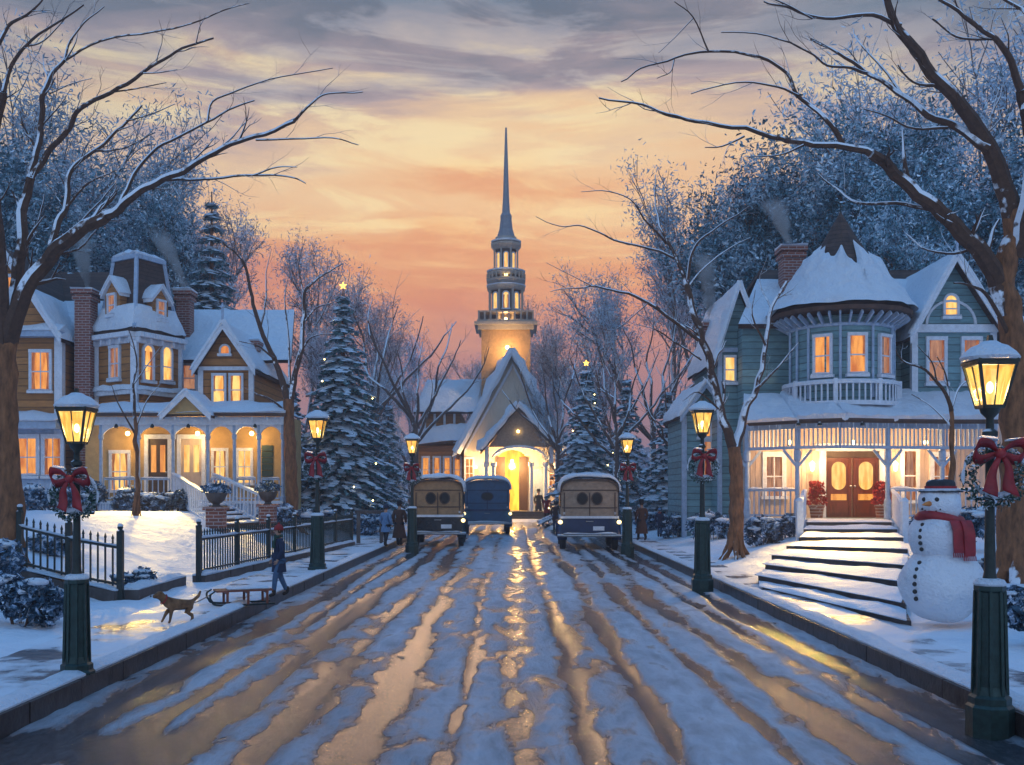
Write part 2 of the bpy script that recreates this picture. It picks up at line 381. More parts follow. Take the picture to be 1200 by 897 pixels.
# ------------------------------------------------------------------ ground sheets
def grid(name, xs, ys, hf, mat, kind='structure', attr=None):
    vs = [(x, y, hf(x, y)) for y in ys for x in xs]; nx = len(xs)
    fs = [(j*nx+i, j*nx+i+1, (j+1)*nx+i+1, (j+1)*nx+i) for j in range(len(ys)-1) for i in range(nx-1)]
    me = bpy.data.meshes.new(name); me.from_pydata(vs, [], fs); me.materials.append(mat)
    me.polygons.foreach_set('use_smooth', [True]*len(fs))
    if attr:
        a = me.attributes.new('wet', 'FLOAT', 'POINT'); a.data.foreach_set('value', [attr(v[0], v[1]) for v in vs])
    o = bpy.data.objects.new(name, me); COL.objects.link(o); o['kind'] = kind; return o
def axis(pts):
    out = []
    for a, b, st in pts:
        n = max(1, round((b-a)/st)); out += [a+(b-a)*i/n for i in range(n)]
    return out+[pts[-1][1]]
RW = 3.53
def ground_h(x, y):
    if abs(x) < RW+.125 and y < 56: return -.12
    s = sm((abs(x)-4.0)/1.5)
    b = hgt(x, y)+(.05*nz(x, y, 0, .5)+.045*nz(x, y, 0, 1.6)*s+.03*nz(x, y, 5, 3.4))*(.4+.6*s)
    # soft drifts of shovelled snow on the right bank
    if x > 4 and y < 14: b += .22*sm((x-5.0)/1.2)*(.6+.8*nz(x, y, 3, .9))*sm((y-7)/1.5)
    return b
xs = axis([(-300, -60, 60), (-60, -16, 2), (-16, -9, .4), (-9, -3.66, .11), (-3.66, -3.65, .01), (-3.65, 3.65, 1.2), (3.65, 3.66, .01), (3.66, 9, .11), (9, 16, .4), (16, 60, 2), (60, 300, 60)])
ys = axis([(-6, 5, 1), (5, 16, .12), (16, 34, .25), (34, 60, 1), (60, 140, 5), (140, 400, 65)])
grid('snow_ground', xs, ys, ground_h, M['snow'])
# road
RUT = [(-3.15, .16, .9), (-2.7, .11, .8), (-2.2, .15, .9), (-1.6, .12, .7), (-1.05, .14, .75), (-.45, .09, .45), (.05, .16, .45), (.55, .09, .5), (1.15, .14, .75), (1.75, .10, .7), (2.3, .15, .9), (2.8, .10, .8), (3.15, .15, .9)]
def wet(x, y):
    w = 0
    for i, (c, s, k) in enumerate(RUT):
        cc = c+.16*nz(i*5.3, y, 0, .10)+.05*nz(i*9.1, y, 2, .4)
        ss = s*(1+.7*nz(i*3.7, y, 7, .35))
        w = max(w, k*math.exp(-((x-cc)/ss)**2)*(.75+.6*nz(i, y, 9, .3)))
    w += .42*nz(x*1.2, y*.16, 4, 1.1)+.18*nz(x*2.6, y*.5, 1, 1.8)+.10
    if x < -1.2: w += (.30+.5*nz(x*1.3, y*.8, 8, 1))*sm((-x-1.2)/1.4)*sm((9.5-y)/3)          # the big slush pool by the near left kerb
    return w
def road_h(x, y):
    w = wet(x, y); t = sm((w-.18)/.5)
    return -.006-.026*t+(.012*nz(x, y, 0, 6)+.012*nz(x, y, 3, 2))*(1-t)
m, nt, out = newmat('slushy_road')
g = nt.nodes.new('ShaderNodeNewGeometry'); at = nd(nt, 'ShaderNodeAttribute', attribute_name='wet')
mp = nd(nt, 'ShaderNodeMapping', {'Vector': g.outputs['Position'], 'Scale': (1.3, .45, 1.0)})
na = nd(nt, 'ShaderNodeTexNoise', {'Vector': mp.outputs[0], 'Scale': 2.8, 'Detail': 8.0, 'Roughness': .62, 'Distortion': .4})
nb = nd(nt, 'ShaderNodeTexNoise', {'Vector': mp.outputs[0], 'Scale': 19.0, 'Detail': 7.0, 'Roughness': .7})
w = math_(nt, 'ADD', at.outputs['Fac'], math_(nt, 'MULTIPLY', math_(nt, 'SUBTRACT', na.outputs[0], .475), 1.8))
wf = ramp(nt, w, [(.18, 0.0), (.34, .5), (.52, 1.0)])
snowc = ramp(nt, na.outputs[0], [(.3, (.28, .32, .37)), (.62, (.60, .66, .74))])
wetc = ramp(nt, nb.outputs[0], [(.35, (.022, .026, .034)), (.7, (.075, .080, .09))])
col = mixc(nt, wf, snowc, wetc)
rg = ramp(nt, w, [(.15, .60), (.34, .42), (.50, .2), (.70, .055)])
hh = math_(nt, 'ADD', math_(nt, 'MULTIPLY', na.outputs[0], .7), math_(nt, 'MULTIPLY', nb.outputs[0], .6))
hh = math_(nt, 'ADD', math_(nt, 'MULTIPLY', hh, math_(nt, 'SUBTRACT', 1.10, wf)), math_(nt, 'MULTIPLY', nb.outputs[0], .10))
bp = nd(nt, 'ShaderNodeBump', {'Height': hh, 'Strength': .9, 'Distance': .06})
p = nd(nt, 'ShaderNodeBsdfPrincipled', {'Base Color': col, 'Roughness': rg, 'Normal': bp.outputs[0], 'Specular IOR Level': .3})
nt.links.new(p.outputs[0], out.inputs[0]); M['road'] = m
xs = axis([(-RW, RW, .045)]); ys = axis([(3, 14, .07), (14, 34, .2), (34, 57, .8)])
grid('road', xs, ys, road_h, m, attr=wet)
# trodden pavements with patches of ice
m, nt, out = newmat('icy_pavement')
g = nt.nodes.new('ShaderNodeNewGeometry')
na = nd(nt, 'ShaderNodeTexNoise', {'Vector': g.outputs['Position'], 'Scale': 1.5, 'Detail': 8.0, 'Roughness': .6})
nb = nd(nt, 'ShaderNodeTexNoise', {'Vector': g.outputs['Position'], 'Scale': 9.0, 'Detail': 5.0})
wf = ramp(nt, na.outputs[0], [(.50, 0.0), (.62, 1.0)])
col = mixc(nt, wf, (.74, .77, .83), (.20, .19, .20))
rg = ramp(nt, na.outputs[0], [(.45, .5), (.62, .16)])
bp = nd(nt, 'ShaderNodeBump', {'Height': math_(nt, 'ADD', math_(nt, 'MULTIPLY', nb.outputs[0], .4), na.outputs[0]), 'Strength': .5, 'Distance': .07})
p = nd(nt, 'ShaderNodeBsdfPrincipled', {'Base Color': col, 'Roughness': rg, 'Normal': bp.outputs[0], 'Specular IOR Level': .3})
nt.links.new(p.outputs[0], out.inputs[0]); M['ice'] = m
def pav_h(x, y): return hgt(x, y)+.035+.018*nz(x, y, 0, 1.3)+.012*nz(x, y, 2, 4)
ys = axis([(3, 16, .12), (16, 50, .5)])
grid('pavement', axis([(-4.75, -3.72, .08)]), ys, pav_h, m)
grid('pavement', axis([(3.72, 4.35, .08)]), ys, pav_h, m)
for sgn in (-1, 1):
    mb = MB(); sb = MB(True)
    y = 3.0
    while y < 54:
        L = .9 if y < 20 else 2.4
        a, b = sorted((sgn*RW, sgn*(RW+.18))); j = .012*nz(y, sgn*3)
        mb.box(a+j, b+j, y+.006, y+L-.006, -.1, .15+.006*nz(y*3, 1))
        y += L
    o = mb.build('kerb', 'kerb'); o['kind'] = 'structure'
    a, b = sorted((sgn*(RW+.035), sgn*(RW+.26)))
    sb.snowq((a, 3, .151), (b, 3, .151), (b, 54, .151), (a, 54, .151), .05, 4, 300, .3, sgn+3)
    o = sb.build('kerb_snow', 'snowb'); o['kind'] = 'structure'
# ------------------------------------------------------------------ shared building pieces
def window(root, fr, uc, z0, w, h, lit='win', arch=False, nx=1, ny=1, frame='white', cas=.09, nn=0.0, snow=True, parent=None, name='window'):
    f = MB(); p = MB(); N0, N1 = nn-.02, nn+.07
    u0, u1, z1 = uc-w/2, uc+w/2, z0+h
    f.fb(fr, u0-cas, u0, z0, z1, N0, N1); f.fb(fr, u1, u1+cas, z0, z1, N0, N1)
    if arch:
        n = 10; r = w/2; R = r+cas
        for i in range(n):
            a, b = PI-PI*i/n, PI-PI*(i+1)/n
            f.fp(fr, [(uc+r*math.cos(a), z1+r*math.sin(a)), (uc+R*math.cos(a), z1+R*math.sin(a)), (uc+R*math.cos(b), z1+R*math.sin(b)), (uc+r*math.cos(b), z1+r*math.sin(b))], N0, N1)
        p.fp(fr, [(u0, z0), (u1, z0)]+[(uc+r*math.cos(PI*i/n), z1+r*math.sin(PI*i/n)) for i in range(n+1)], nn+.002, nn+.014)
    else:
        f.fb(fr, u0-cas, u1+cas, z1, z1+cas*1.2, N0, N1+.02)
        p.fb(fr, u0, u1, z0, z1, nn+.002, nn+.014)
    for i in range(1, nx+1):
        u = u0+w*i/(nx+1); f.fb(fr, u-.014, u+.014, z0, z1+(w*.3 if arch else 0), nn+.016, nn+.04)
    for j in range(1, ny+1):
        z = z0+h*j/(ny+1); f.fb(fr, u0, u1, z-.018, z+.018, nn+.018, nn+.046)
    fo = f.build(name, frame, root)
    p.build('pane', lit, fo)
    ck = int(abs(fr.o.x*37+uc*91+z0*53)) % 4
    if ck != 3 and w > .3:
        for sg in (-1, 1):
            cu_ = MB(True); n_ = 5; pts_ = []
            wid = w*(.20, .28, .15)[ck]
            for i_ in range(n_+1):
                t_ = i_/n_; zz_ = z1-h*t_*(.98 if ck != 2 else .55); ww_ = wid*(1-.35*math.sin(PI*t_)) if ck != 1 else wid*(.6+.4*abs(1-2*t_))
                pts_.append((uc+sg*(w/2-ww_), zz_))
            cu_.fp(fr, [(uc+sg*w/2, z1)]+pts_+[(uc+sg*w/2, pts_[-1][1])], nn+.0145, nn+.0156); cu_.build('curtain', 'curtain', fo)
    s = MB(); s.fb(fr, u0-cas-.04, u1+cas+.04, z0-.09, z0-.004, nn-.02, nn+.13); s.build('sill', frame, fo)
    if snow:
        s = MB(True); a = fr.pt(u0-cas-.02, z0-.003, nn+.12); b = fr.pt(u1+cas+.02, z0-.003, nn+.12); c = fr.pt(u1+cas+.02, z0-.003, nn+.072); d = fr.pt(u0-cas-.02, z0-.003, nn+.072)
        s.snowq(a, b, c, d, .06, 5, 2, .5); s.build('sill_snow', 'snowb', fo)
    return fo
def gable_roof(root, fr, uL, uR, zL, zR, uA, zA, nb, nf, over=.25, th=.12, mat='shingle', snow=1.0, trim='white', name='roof', st=.13, sback=0):
    """gable facing outward along n from nb (back) to nf (front)"""
    mb = MB(); ro = None; sl = (zA-zL)/(uA-uL); sr = (zA-zR)/(uR-uA)
    L = (uL-over, zL-sl*over); R = (uR+over, zR-sr*over); A = (uA, zA)
    mb.fp(fr, [L, A, (A[0], A[1]+th*1.35), (L[0], L[1]+th)], nb, nf); mb.fp(fr, [R, A, (A[0], A[1]+th*1.35), (R[0], R[1]+th)], nb+.001, nf-.001)
    ro = mb.build(name, mat, root)
    t = MB(); tw = .17
    for a, b in ((L, A), (A, R)):
        t.fp(fr, [(a[0], a[1]-tw*.6), (b[0], b[1]-tw*.6), (b[0], b[1]+th*1.1), (a[0], a[1]+th*.95)], nf+.002, nf+.05)
    t.build('bargeboard', trim, root)
    if snow > 0:
        s = MB(True); k = snow
        for a in (L, R):
            q = [fr.pt(a[0]+(A[0]-a[0])*t/10, a[1]+(A[1]-a[1])*t/10+th*1.2+st*.25, nf+.02) for t in range(11)]
            s.tube(q, [max(.05, st*.55)*(1+.5*nz(p_.x*2, p_.z*2)) for p_ in q], 7)
        for a in (L, R):
            e0 = (a[0], a[1]+th+.004); e1 = (a[0]+(A[0]-a[0])*k, a[1]+th+.004+(A[1]+th*.35-a[1])*k)
            s.snowq(fr.pt(*e0, nf+.08), fr.pt(*e0, nb), fr.pt(*e1, nb), fr.pt(*e1, nf+.08), st, 12, 10, .35, a[0])
        s.build('roof_snow', 'snowb', root)
    return ro
def wall_poly(root, fr, poly, mat, n0=-.3, n1=0, name='wall'):
    mb = MB(); mb.fp(fr, poly, n0, n1); return mb.build(name, mat, root)
def railing(root, pts, h=.8, mat='white', sp=.14, name='railing', snow=True, bw=.03, solid=False):
    mb = MB(); sn = MB(True)
    for a, b in zip(pts[:-1], pts[1:]):
        a, b = Vector(a), Vector(b); L = (b-a).length; up = Vector((0, 0, h))
        mb.beam(a+up, b+up, .07, .05); mb.beam(a+Vector((0, 0, .1)), b+Vector((0, 0, .1)), .05, .05)
        n = max(2, int(L/sp))
        for i in range(n+1):
            p = a.lerp(b, i/n); mb.box(p.x-bw/2, p.x+bw/2, p.y-bw/2, p.y+bw/2, p.z+.08, p.z+h)
        if snow:
            d = (b-a).normalized(); r = Vector((-d.y, d.x, 0)).normalized()*.045; q = up+Vector((0, 0, .03))
            sn.snowq(a+q-r, b+q-r, b+q+r, a+q+r, .06, 12, 2, .4, a.x)
    o = mb.build(name, mat, root)
    if snow: sn.build('railing_snow', 'snowb', o)
    return o
def chimney(root, x, y, z0, z1, w=.7, d=.6, name='chimney'):
    mb = MB(); mb.box(x-w/2, x+w/2, y-d/2, y+d/2, z0, z1); mb.box(x-w/2-.06, x+w/2+.06, y-d/2-.06, y+d/2+.06, z1-.32, z1-.18); mb.box(x-w/2-.09, x+w/2+.09, y-d/2-.09, y+d/2+.09, z1-.12, z1+.02)
    o = mb.build(name, 'brickm', root)
    s = MB(True); s.snowq((x-w/2-.09, y-d/2-.09, z1+.022), (x+w/2+.09, y-d/2-.09, z1+.022), (x+w/2+.09, y+d/2+.09, z1+.022), (x-w/2-.09, y+d/2+.09, z1+.022), .12, 5, 5, .5, x)
    s.build('chimney_snow', 'snowb', o)
    return o
def wreath_mesh(root, c, R, r, rng, snow=True, ay=1):
    c = Vector(c); mb = MB()
    for i in range(520):
        a = rng.uniform(0, 2*PI); b = rng.uniform(0, 2*PI); rr = r*rng.uniform(.4, 1.15)
        mb.card(c+Vector(((R+rr*math.cos(b))*math.cos(a), rr*math.sin(b)*ay, (R+rr*math.cos(b))*math.sin(a))), r*.35, rng)
    o = mb.build('wreath_greenery', 'wreath', root, fix=False)
    if snow:
        s = MB(True)
        for a0, a1, k in ((.62, .92, .9), (.08, .36, .9), (1.15, 1.85, 1.25), (1.9, 2.1, .6), (.9, 1.08, .7)):
            pts = []
            for i in range(9):
                a = PI*(a0+(a1-a0)*i/8)
                if a0 == 1.15: pts.append(c+Vector((R*.95*math.cos(a), -r*.3, R*.95*math.sin(a)+r*.75)))
                else: pts.append(c+Vector(((R+r*.85)*math.cos(a), -r*.1, (R+r*.85)*math.sin(a))))
            s.tube(pts, [r*.38*k*(math.sin(PI*(i+.6)/9.2))*(1+.4*nz(i, a0)) for i in range(9)], 7)
        s.build('wreath_snow', 'snowb', o)
    return o
def bow_mesh(root, c, w, mat='red', tails=True, parent=None):
    """two loops, a knot and two hanging tails"""
    c = Vector(c); mb = MB(True)
    for sg in (-1, 1):
        pts = [c+Vector((sg*w*a, -w*b, w*h_)) for a, b, h_ in ((.02, .1, 0), (.22, .2, .2), (.48, .22, .24), (.56, .12, .02), (.42, .02, -.14), (.16, .06, -.05), (.02, .1, 0))]
        pts = catmull(pts, 4); k = len(mb.v)
        for i, p in enumerate(pts):
            t = i/(len(pts)-1); hw = w*(.05+.15*math.sin(PI*t))
            mb.v += [p+Vector((0, -hw*.5, hw*.6)), p+Vector((0, hw*.5, -hw*.6))]
        mb.f += [(k+2*i, k+2*i+1, k+2*i+3, k+2*i+2) for i in range(len(pts)-1)]
        if tails:
            k = len(mb.v); n = 8
            for i in range(n+1):
                t = i/n; x = sg*w*(.03+.26*t+.05*math.sin(t*5)); z = -w*(.05+.85*t); hw = w*(.05+.11*t)
                mb.v += [c+Vector((x-hw, -w*(.14+.05*math.sin(t*6)), z+(0 if i < n else hw*.5))), c+Vector((x+hw, -w*(.16+.05*math.sin(t*6+1)), z-(0 if i < n else hw*.4)))]
            mb.f += [(k+2*i, k+2*i+1, k+2*i+3, k+2*i+2) for i in range(n)]
    mb.ball(c+Vector((0, -w*.14, 0)), w*.11, 10, 8)
    o = mb.build('bow', mat, root, fix=False)
    md = o.modifiers.new('thick', 'SOLIDIFY'); md.thickness = w*.03; md.offset = 0
    for sg in (-1, 1):
        s = MB(True); s.snowq(c+Vector((sg*w*.12, -w*.26, w*.27)), c+Vector((sg*w*.5, -w*.26, w*.32)), c+Vector((sg*w*.5, -w*.08, w*.32)), c+Vector((sg*w*.12, -w*.08, w*.27)), w*.10, 6, 4, .4, sg); s.build('bow_snow', 'snowb', o)
    return o
def icicles(root, a, b, seed, n=None, L=.22):
    rng = random.Random(seed); a, b = Vector(a), Vector(b); mb = MB(True); n = n or int((b-a).length/.11)
    for i in range(n):
        if rng.random() < .25: continue
        p = a.lerp(b, (i+rng.random())/n); l = L*rng.uniform(.15, 1)**1.5+.03; mb.tube([p, p-Vector((0, 0, l*.5)), p-Vector((0, 0, l))], [.014, .009, .001], 5)
    return tag(mb.build('icicles', 'ice_', root), kind='stuff')
# ------------------------------------------------------------------ street lamps
def street_lamp(loc, s, label, bow=True, power=32, big=True, seed=1):
    """about 2.7 m of lamp at scale 1"""
    rng = random.Random(seed)
    r = thing('street_lamp', loc, label, 'street lamp', 'lantern street lamps along the road'); r['_o'] = (0, 0, 0); r.scale = (s, s, s)
    def bld(mb, n, m, par=r): return mb.build(n, m, par)
    b = MB()
    b.lathe((0, 0, 0), [(.17, -.2), (.17, .05), (.15, .07), (.15, .12), (.125, .14), (.105, .20), (.098, .9), (.112, .915), (.112, .95), (.085, .97), (.085, 1.0)], 8, PI/8)
    for j in range(8):
        a = PI/8+j*PI/4; b.beam((.118*math.cos(a), .118*math.sin(a), .14), (.1*math.cos(a), .1*math.sin(a), .91), .022)
    bo = bld(b, 'base', 'greeniron')
    sn = MB(True)
    sn.lathe((0, 0, 0), [(.111, .951), (.118, .965), (.10, .995), (.06, 1.005)], 12)
    bld(sn, 'base_snow', 'snowb', bo)
    q = MB(True); q.lathe((0, 0, 0), [(.052, 1.0), (.042, 1.05), (.034, 1.5), (.032, 2.05), (.055, 2.07), (.055, 2.1), (.03, 2.12), (.028, 2.2), (.065, 2.24), (.075, 2.275)], 12)
    q.tube([(-.17, 0, 1.60), (.17, 0, 1.60)], .014, 6)
    bld(q, 'post', 'iron')
    # lantern: four tapered panes in an iron cage under a snow-capped roof
    z0, z1, a, c = 2.285, 2.60, .070, .135
    la = MB()
    for sx, sy in ((-1, -1), (1, -1), (1, 1), (-1, 1)): la.beam((sx*a, sy*a, z0), (sx*c, sy*c, z1), .020)
    for sx, sy, tx, ty in ((-1, -1, 1, -1), (1, -1, 1, 1), (1, 1, -1, 1), (-1, 1, -1, -1)):
        la.beam((sx*a, sy*a, z0), (tx*a, ty*a, z0), .024); la.beam((sx*c, sy*c, z1), (tx*c, ty*c, z1), .028)
        la.beam(((sx+tx)/2*a, (sy+ty)/2*a, z0), ((sx+tx)/2*c, (sy+ty)/2*c, z1), .010)
    lo = bld(la, 'lantern_cage', 'iron')
    pa = MB()
    for sx, sy, tx, ty in ((-1, -1, 1, -1), (1, -1, 1, 1), (1, 1, -1, 1), (-1, 1, -1, -1)):
        k = .96; pa.add([(sx*a*k, sy*a*k, z0+.004), (tx*a*k, ty*a*k, z0+.004), (tx*c*k, ty*c*k, z1-.004), (sx*c*k, sy*c*k, z1-.004)], [(0, 1, 2, 3)])
    bld(pa, 'lantern_pane', 'lantern', lo)
    fl = MB(True); fl.ball((0, 0, 2.43), .026, 10, 8, 0, (1, 1, 1.7)); bld(fl, 'bulb', 'bulb', lo)
    rf = MB(); rf.lathe((0, 0, 0), [(.215, 2.605), (.215, 2.628), (.12, 2.70), (.07, 2.715), (.07, 2.75), (.03, 2.77), (.02, 2.82)], 4, PI/4)
    ro = bld(rf, 'lantern_roof', 'iron')
    sn = MB(True); k = .19
    sn.lathe((0, 0, 0), [(.20, 2.629), (.215, 2.652), (.19, 2.685), (.13, 2.735), (.085, 2.752), (.05, 2.775)], 12, PI/4)
    bld(sn, 'roof_snow', 'snowb', ro)
    # wreath and bow hung on the camera side of the post
    if bow:
        wreath_mesh(r, (0, -.075, 1.76), .19, .055, rng)
        bow_mesh(r, (0, -.12, 1.93), .33)
    lt = light('lantern_light', (0, 0, 2.43), power, (1, .58, .20), .05); lt.parent = r
    return r
zb = .15
def lampat(px, pyb, pyt, **k):
    d = dist(pyb, zb); s = ((pyb-pyt)/F*d)/2.80
    return street_lamp((X(px, d), d, zb-.02), s, **k)
lampat(1160, 832, 393, label='large black street lamp with red bow and wreath at right, beside the snowman', power=75, seed=1)
lampat(90, 790, 455, label='black street lamp with red bow and wreath nearest on the left pavement', power=34, seed=2)
lampat(372, 668, 478, label='green street lamp with bow wreath behind the fence end, second from the left edge', power=75, seed=3)
lampat(823, 682, 467, label='green street lamp with bow wreath at the kerb left of the house steps', power=75, seed=4)
lampat(735, 643, 505, label='small street lamp with wreath just right of the parked wagon with a blue tailgate', power=75, seed=5)
lampat(483, 641, 506, label='small street lamp with wreath just left of the parked wagon with a golden body', power=75, seed=6)
# ------------------------------------------------------------------ LEFT HOUSE
def roofquad(root, a, b, c, d, th, mat, name='roof', cover=1.0, st=.13, seed=0, edge=.35):
    a, b, c, d = map(Vector, (a, b, c, d)); mb = MB(); mb.slab(a, b, c, d, th); o = mb.build(name, mat, root)
    if cover > 0:
        n = (b-a).cross(d-a).normalized(); n = -n if n.z < 0 else n; q = n*(th+.003)
        s = MB(True); s.snowq(a+q, b+q, b+(c-b)*cover+q, a+(d-a)*cover+q, st, 16, 10, edge, 0 if edge > .5 else seed); s.build('roof_snow', 'snowb', o)
    return o
LH = thing('brown_house', (X(160, 34), 34, 1.0), 'large brown clapboard Victorian house with mansard tower and lit porch on the left', 'house')
# wing A, gable toward the camera
dA = 33.0
A = Fr(X(-60, dA), dA, X(73, dA), dA); ua = lambda px, fr=A, d=dA: X(px, d)-fr.o.x
zg = .6
wall_poly(LH, A, [(0, zg), (A.L, zg), (A.L, Z(392, dA)), (ua(12), Z(300, dA)), (0, Z(340, dA))], 'brown', -5, 0)
gable_roof(LH, A, ua(-60), ua(70), Z(392, dA), Z(392, dA), ua(8), Z(298, dA), -6, .35, .2, mat='shingle', snow=.55)
wl = MB(); wl.fb(A, 0, A.L+.1, Z(396, dA), Z(390, dA), 0, .35); o = wl.build('ledge', 'bluewhite', LH)
s = MB(True); s.snowq(A.pt(0, Z(390, dA)+.003, .36), A.pt(A.L+.1, Z(390, dA)+.003, .36), A.pt(A.L+.1, Z(387, dA)+.12, 0.002), A.pt(0, Z(387, dA)+.12, 0.002), .12, 14, 3); s.build('ledge_snow', 'snowb', o)
window(LH, A, ua(11), Z(362, dA), .34, 1.0, 'winw', nx=0)
window(LH, A, ua(48), Z(458, dA), .56, 1.22, 'winw', nx=1, ny=1)
mb = MB(); mb.fb(A, A.L-.24, A.L+.012, zg, Z(396, dA), -.2, .05); mb.build('corner_board', 'white', LH)
window(LH, A, ua(33), Z(558, dA), .58, 1.2, 'winw', nx=1, ny=1, cas=.12, nn=.036); window(LH, A, ua(63), Z(558, dA), .5, 1.2, 'winw', nx=1, ny=1, cas=.12, nn=.036)
mb = MB(); mb.fb(A, ua(-60), A.L+.1, Z(504, dA), Z(496, dA), -.02, .7); o = mb.build('porch_roof', 'bluewhite', LH)
s = MB(True); s.snowq(A.pt(0, Z(496, dA)+.004, .72), A.pt(A.L+.12, Z(496, dA)+.004, .72), A.pt(A.L+.12, Z(486, dA), .01), A.pt(0, Z(486, dA), .01), .15, 16, 4); s.build('roof_snow', 'snowb', o)
mb = MB(); mb.fb(A, ua(-60), A.L+.02, Z(590, dA), Z(504, dA), -.01, .035); mb.build('lower_panel', 'bluewhite', LH)
# link B behind chimney with the broad roof
dB = 34.6
B = Fr(X(60, dB), dB, X(132, dB), dB)
wall_poly(LH, B, [(0, zg), (B.L, zg), (B.L, Z(388, dB)), (0, Z(388, dB))], 'brown', -4, 0)
roofquad(LH, B.pt(-1.2, Z(390, dB), .35), B.pt(B.L, Z(390, dB), .35), B.pt(B.L-.5, Z(322, dB+2.5), -2.6), B.pt(-1.5, Z(322, dB+2.5), -2.6), .12, 'shingle', cover=.45, seed=3)
chimney(LH, X(101, 33.6), 33.6, .9, Z(342, 33.6), .52, .6)
chimney(LH, X(217, 36), 36, 5, Z(343, 36), .48, .5)
chimney(LH, X(297, 35), 35, 2, Z(402, 35), .36, .5)
# mansard tower, corner toward the camera
c0 = Vector((X(158, 32.6), 32.6)); l0 = Vector((X(114, 33.7), 33.7)); r0 = Vector((X(211, 34.4), 34.4)); b0 = l0+r0-c0
FL = Fr(l0.x, l0.y, c0.x, c0.y); FRr = Fr(c0.x, c0.y, r0.x, r0.y)
ze = Z(391, 33)
mb = MB(); mb.plan([l0, c0, r0, b0], zg, ze); mb.build('tower_wall', 'brown', LH)
cen = (l0+r0)/2
def ringq(k): return [cen+(p-cen)*k for p in (l0, c0, r0, b0)]
mb = MB(); lv = [(1.12, ze), (1.12, ze+.14), (.98, ze+.35), (.84, ze+.9), (.70, ze+1.7), (.60, Z(300, 33))]
vs = []
for k, z in lv: vs += [(p.x, p.y, z) for p in ringq(k)]
fs = [(i*4+j, i*4+(j+1) % 4, (i+1)*4+(j+1) % 4, (i+1)*4+j) for i in range(len(lv)-1) for j in range(4)]+[(3, 2, 1, 0), tuple(len(lv)*4-4+j for j in range(4))]
mb.add(vs, fs); ro = mb.build('mansard_roof', 'shingle', LH)
mb = MB()
for j in range(4):
    for i in range(1, len(lv)-1):
        a, b = ringq(lv[i][0]*1.005)[j], ringq(lv[i+1][0]*1.005)[j]; mb.beam((a.x, a.y, lv[i][1]), (b.x, b.y, lv[i+1][1]), .11)
q = ringq(.62); zt = Z(300, 33)
for j in range(4): a, b = q[j], q[(j+1) % 4]; mb.beam((a.x, a.y, zt+.04), (b.x, b.y, zt+.04), .14)
mb.build('roof_trim', 'bluewhite', ro)
s = MB(True)
for j in range(2):
    a, b = ringq(1.12)[j], ringq(1.12)[j+1]; c, d = ringq(.86)[j+1], ringq(.86)[j]
    m_ = ze+.16
    s.snowq((a.x, a.y, m_), (b.x, b.y, m_), (c.x, c.y, ze+.92), (d.x, d.y, ze+.92), .14, 14, 8, .4, j)
s.build('roof_snow', 'snowb', ro)
s = MB(True); s.snowq(*[(p.x, p.y, zt+.1) for p in ringq(.62)], .2, 8, 8, .4, 5); s.build('roof_snow', 'snowb', ro)
def dormer(root, fr, uc, z0, w, h, nf, lit, depth=.8):
    mb = MB(); mb.fp(fr, [(uc-w/2, z0), (uc+w/2, z0), (uc+w/2, z0+h), (uc, z0+h+w*.55), (uc-w/2, z0+h)], nf-depth, nf); d = mb.build('dormer', 'brown', root)
    window(root, fr, uc, z0+.1, w*.42, h*.8, lit, nx=0, ny=1, cas=.06, nn=nf, parent=d)
    g = MB()
    for sg in (-1, 1): g.fp(fr, [(uc+sg*(w/2+.12), z0+h-.12), (uc, z0+h+w*.55+.02), (uc, z0+h+w*.55+.14), (uc+sg*(w/2+.12), z0+h)], nf-depth, nf+.1)
    g = g.build('dormer_roof', 'white', root)
    s = MB(True)
    for sg in (-1, 1): s.snowq(fr.pt(uc+sg*(w/2+.12), z0+h+.003, nf+.12), fr.pt(uc+sg*(w/2+.12), z0+h+.003, nf-depth), fr.pt(uc, z0+h+w*.55+.145, nf-depth), fr.pt(uc, z0+h+w*.55+.145, nf+.12), .1, 6, 4, .4, sg)
    s.build('roof_snow', 'snowb', g)
dormer(LH, FL, FL.L*.46, Z(372, 33), .78, .78, .06, 'wind')
dormer(LH, FRr, FRr.L*.50, Z(378, 33.4), .68, .72, .1, 'wind')
for fr in (FL, FRr):
    mb = MB()
    mb.fb(fr, -.05, fr.L+.05, ze-.16, ze-.01, -.05, .3); mb.fb(fr, -.03, fr.L+.03, ze-.34, ze-.17, -.05, .06)
    lb = MB(); lb.fb(fr, -.04, fr.L+.04, Z(463, 33), Z(458, 33), -.05, .14); lb.build('ledge', 'white', LH)
    n = int(fr.L/.42)
    for i in range(n+1): mb.fb(fr, i*fr.L/n-.04, i*fr.L/n+.04, ze-.34, ze-.17, .06, .22)
    mb.build('cornice', 'white', LH)
s = MB(True)
for fr in (FL, FRr): s.snowq(fr.pt(-.04, Z(458, 33)+.003, .15), fr.pt(fr.L+.04, Z(458, 33)+.003, .15), fr.pt(fr.L, Z(453, 33), .01), fr.pt(0, Z(453, 33), .01), .12, 14, 3)
s.build('ledge_snow', 'snowb', LH)
mb = MB(); mb.beam((c0.x, c0.y-.02, zg), (c0.x, c0.y-.02, ze-.3), .2); mb.beam((r0.x, r0.y, zg), (r0.x, r0.y, ze-.3), .16); mb.beam((l0.x, l0.y, zg), (l0.x, l0.y, ze-.3), .14); mb.build('corner_board', 'white', LH)
window(LH, FL, FL.L*.5, Z(444, 33), .42, 1.0, 'wind', nx=1, ny=1, cas=.08)
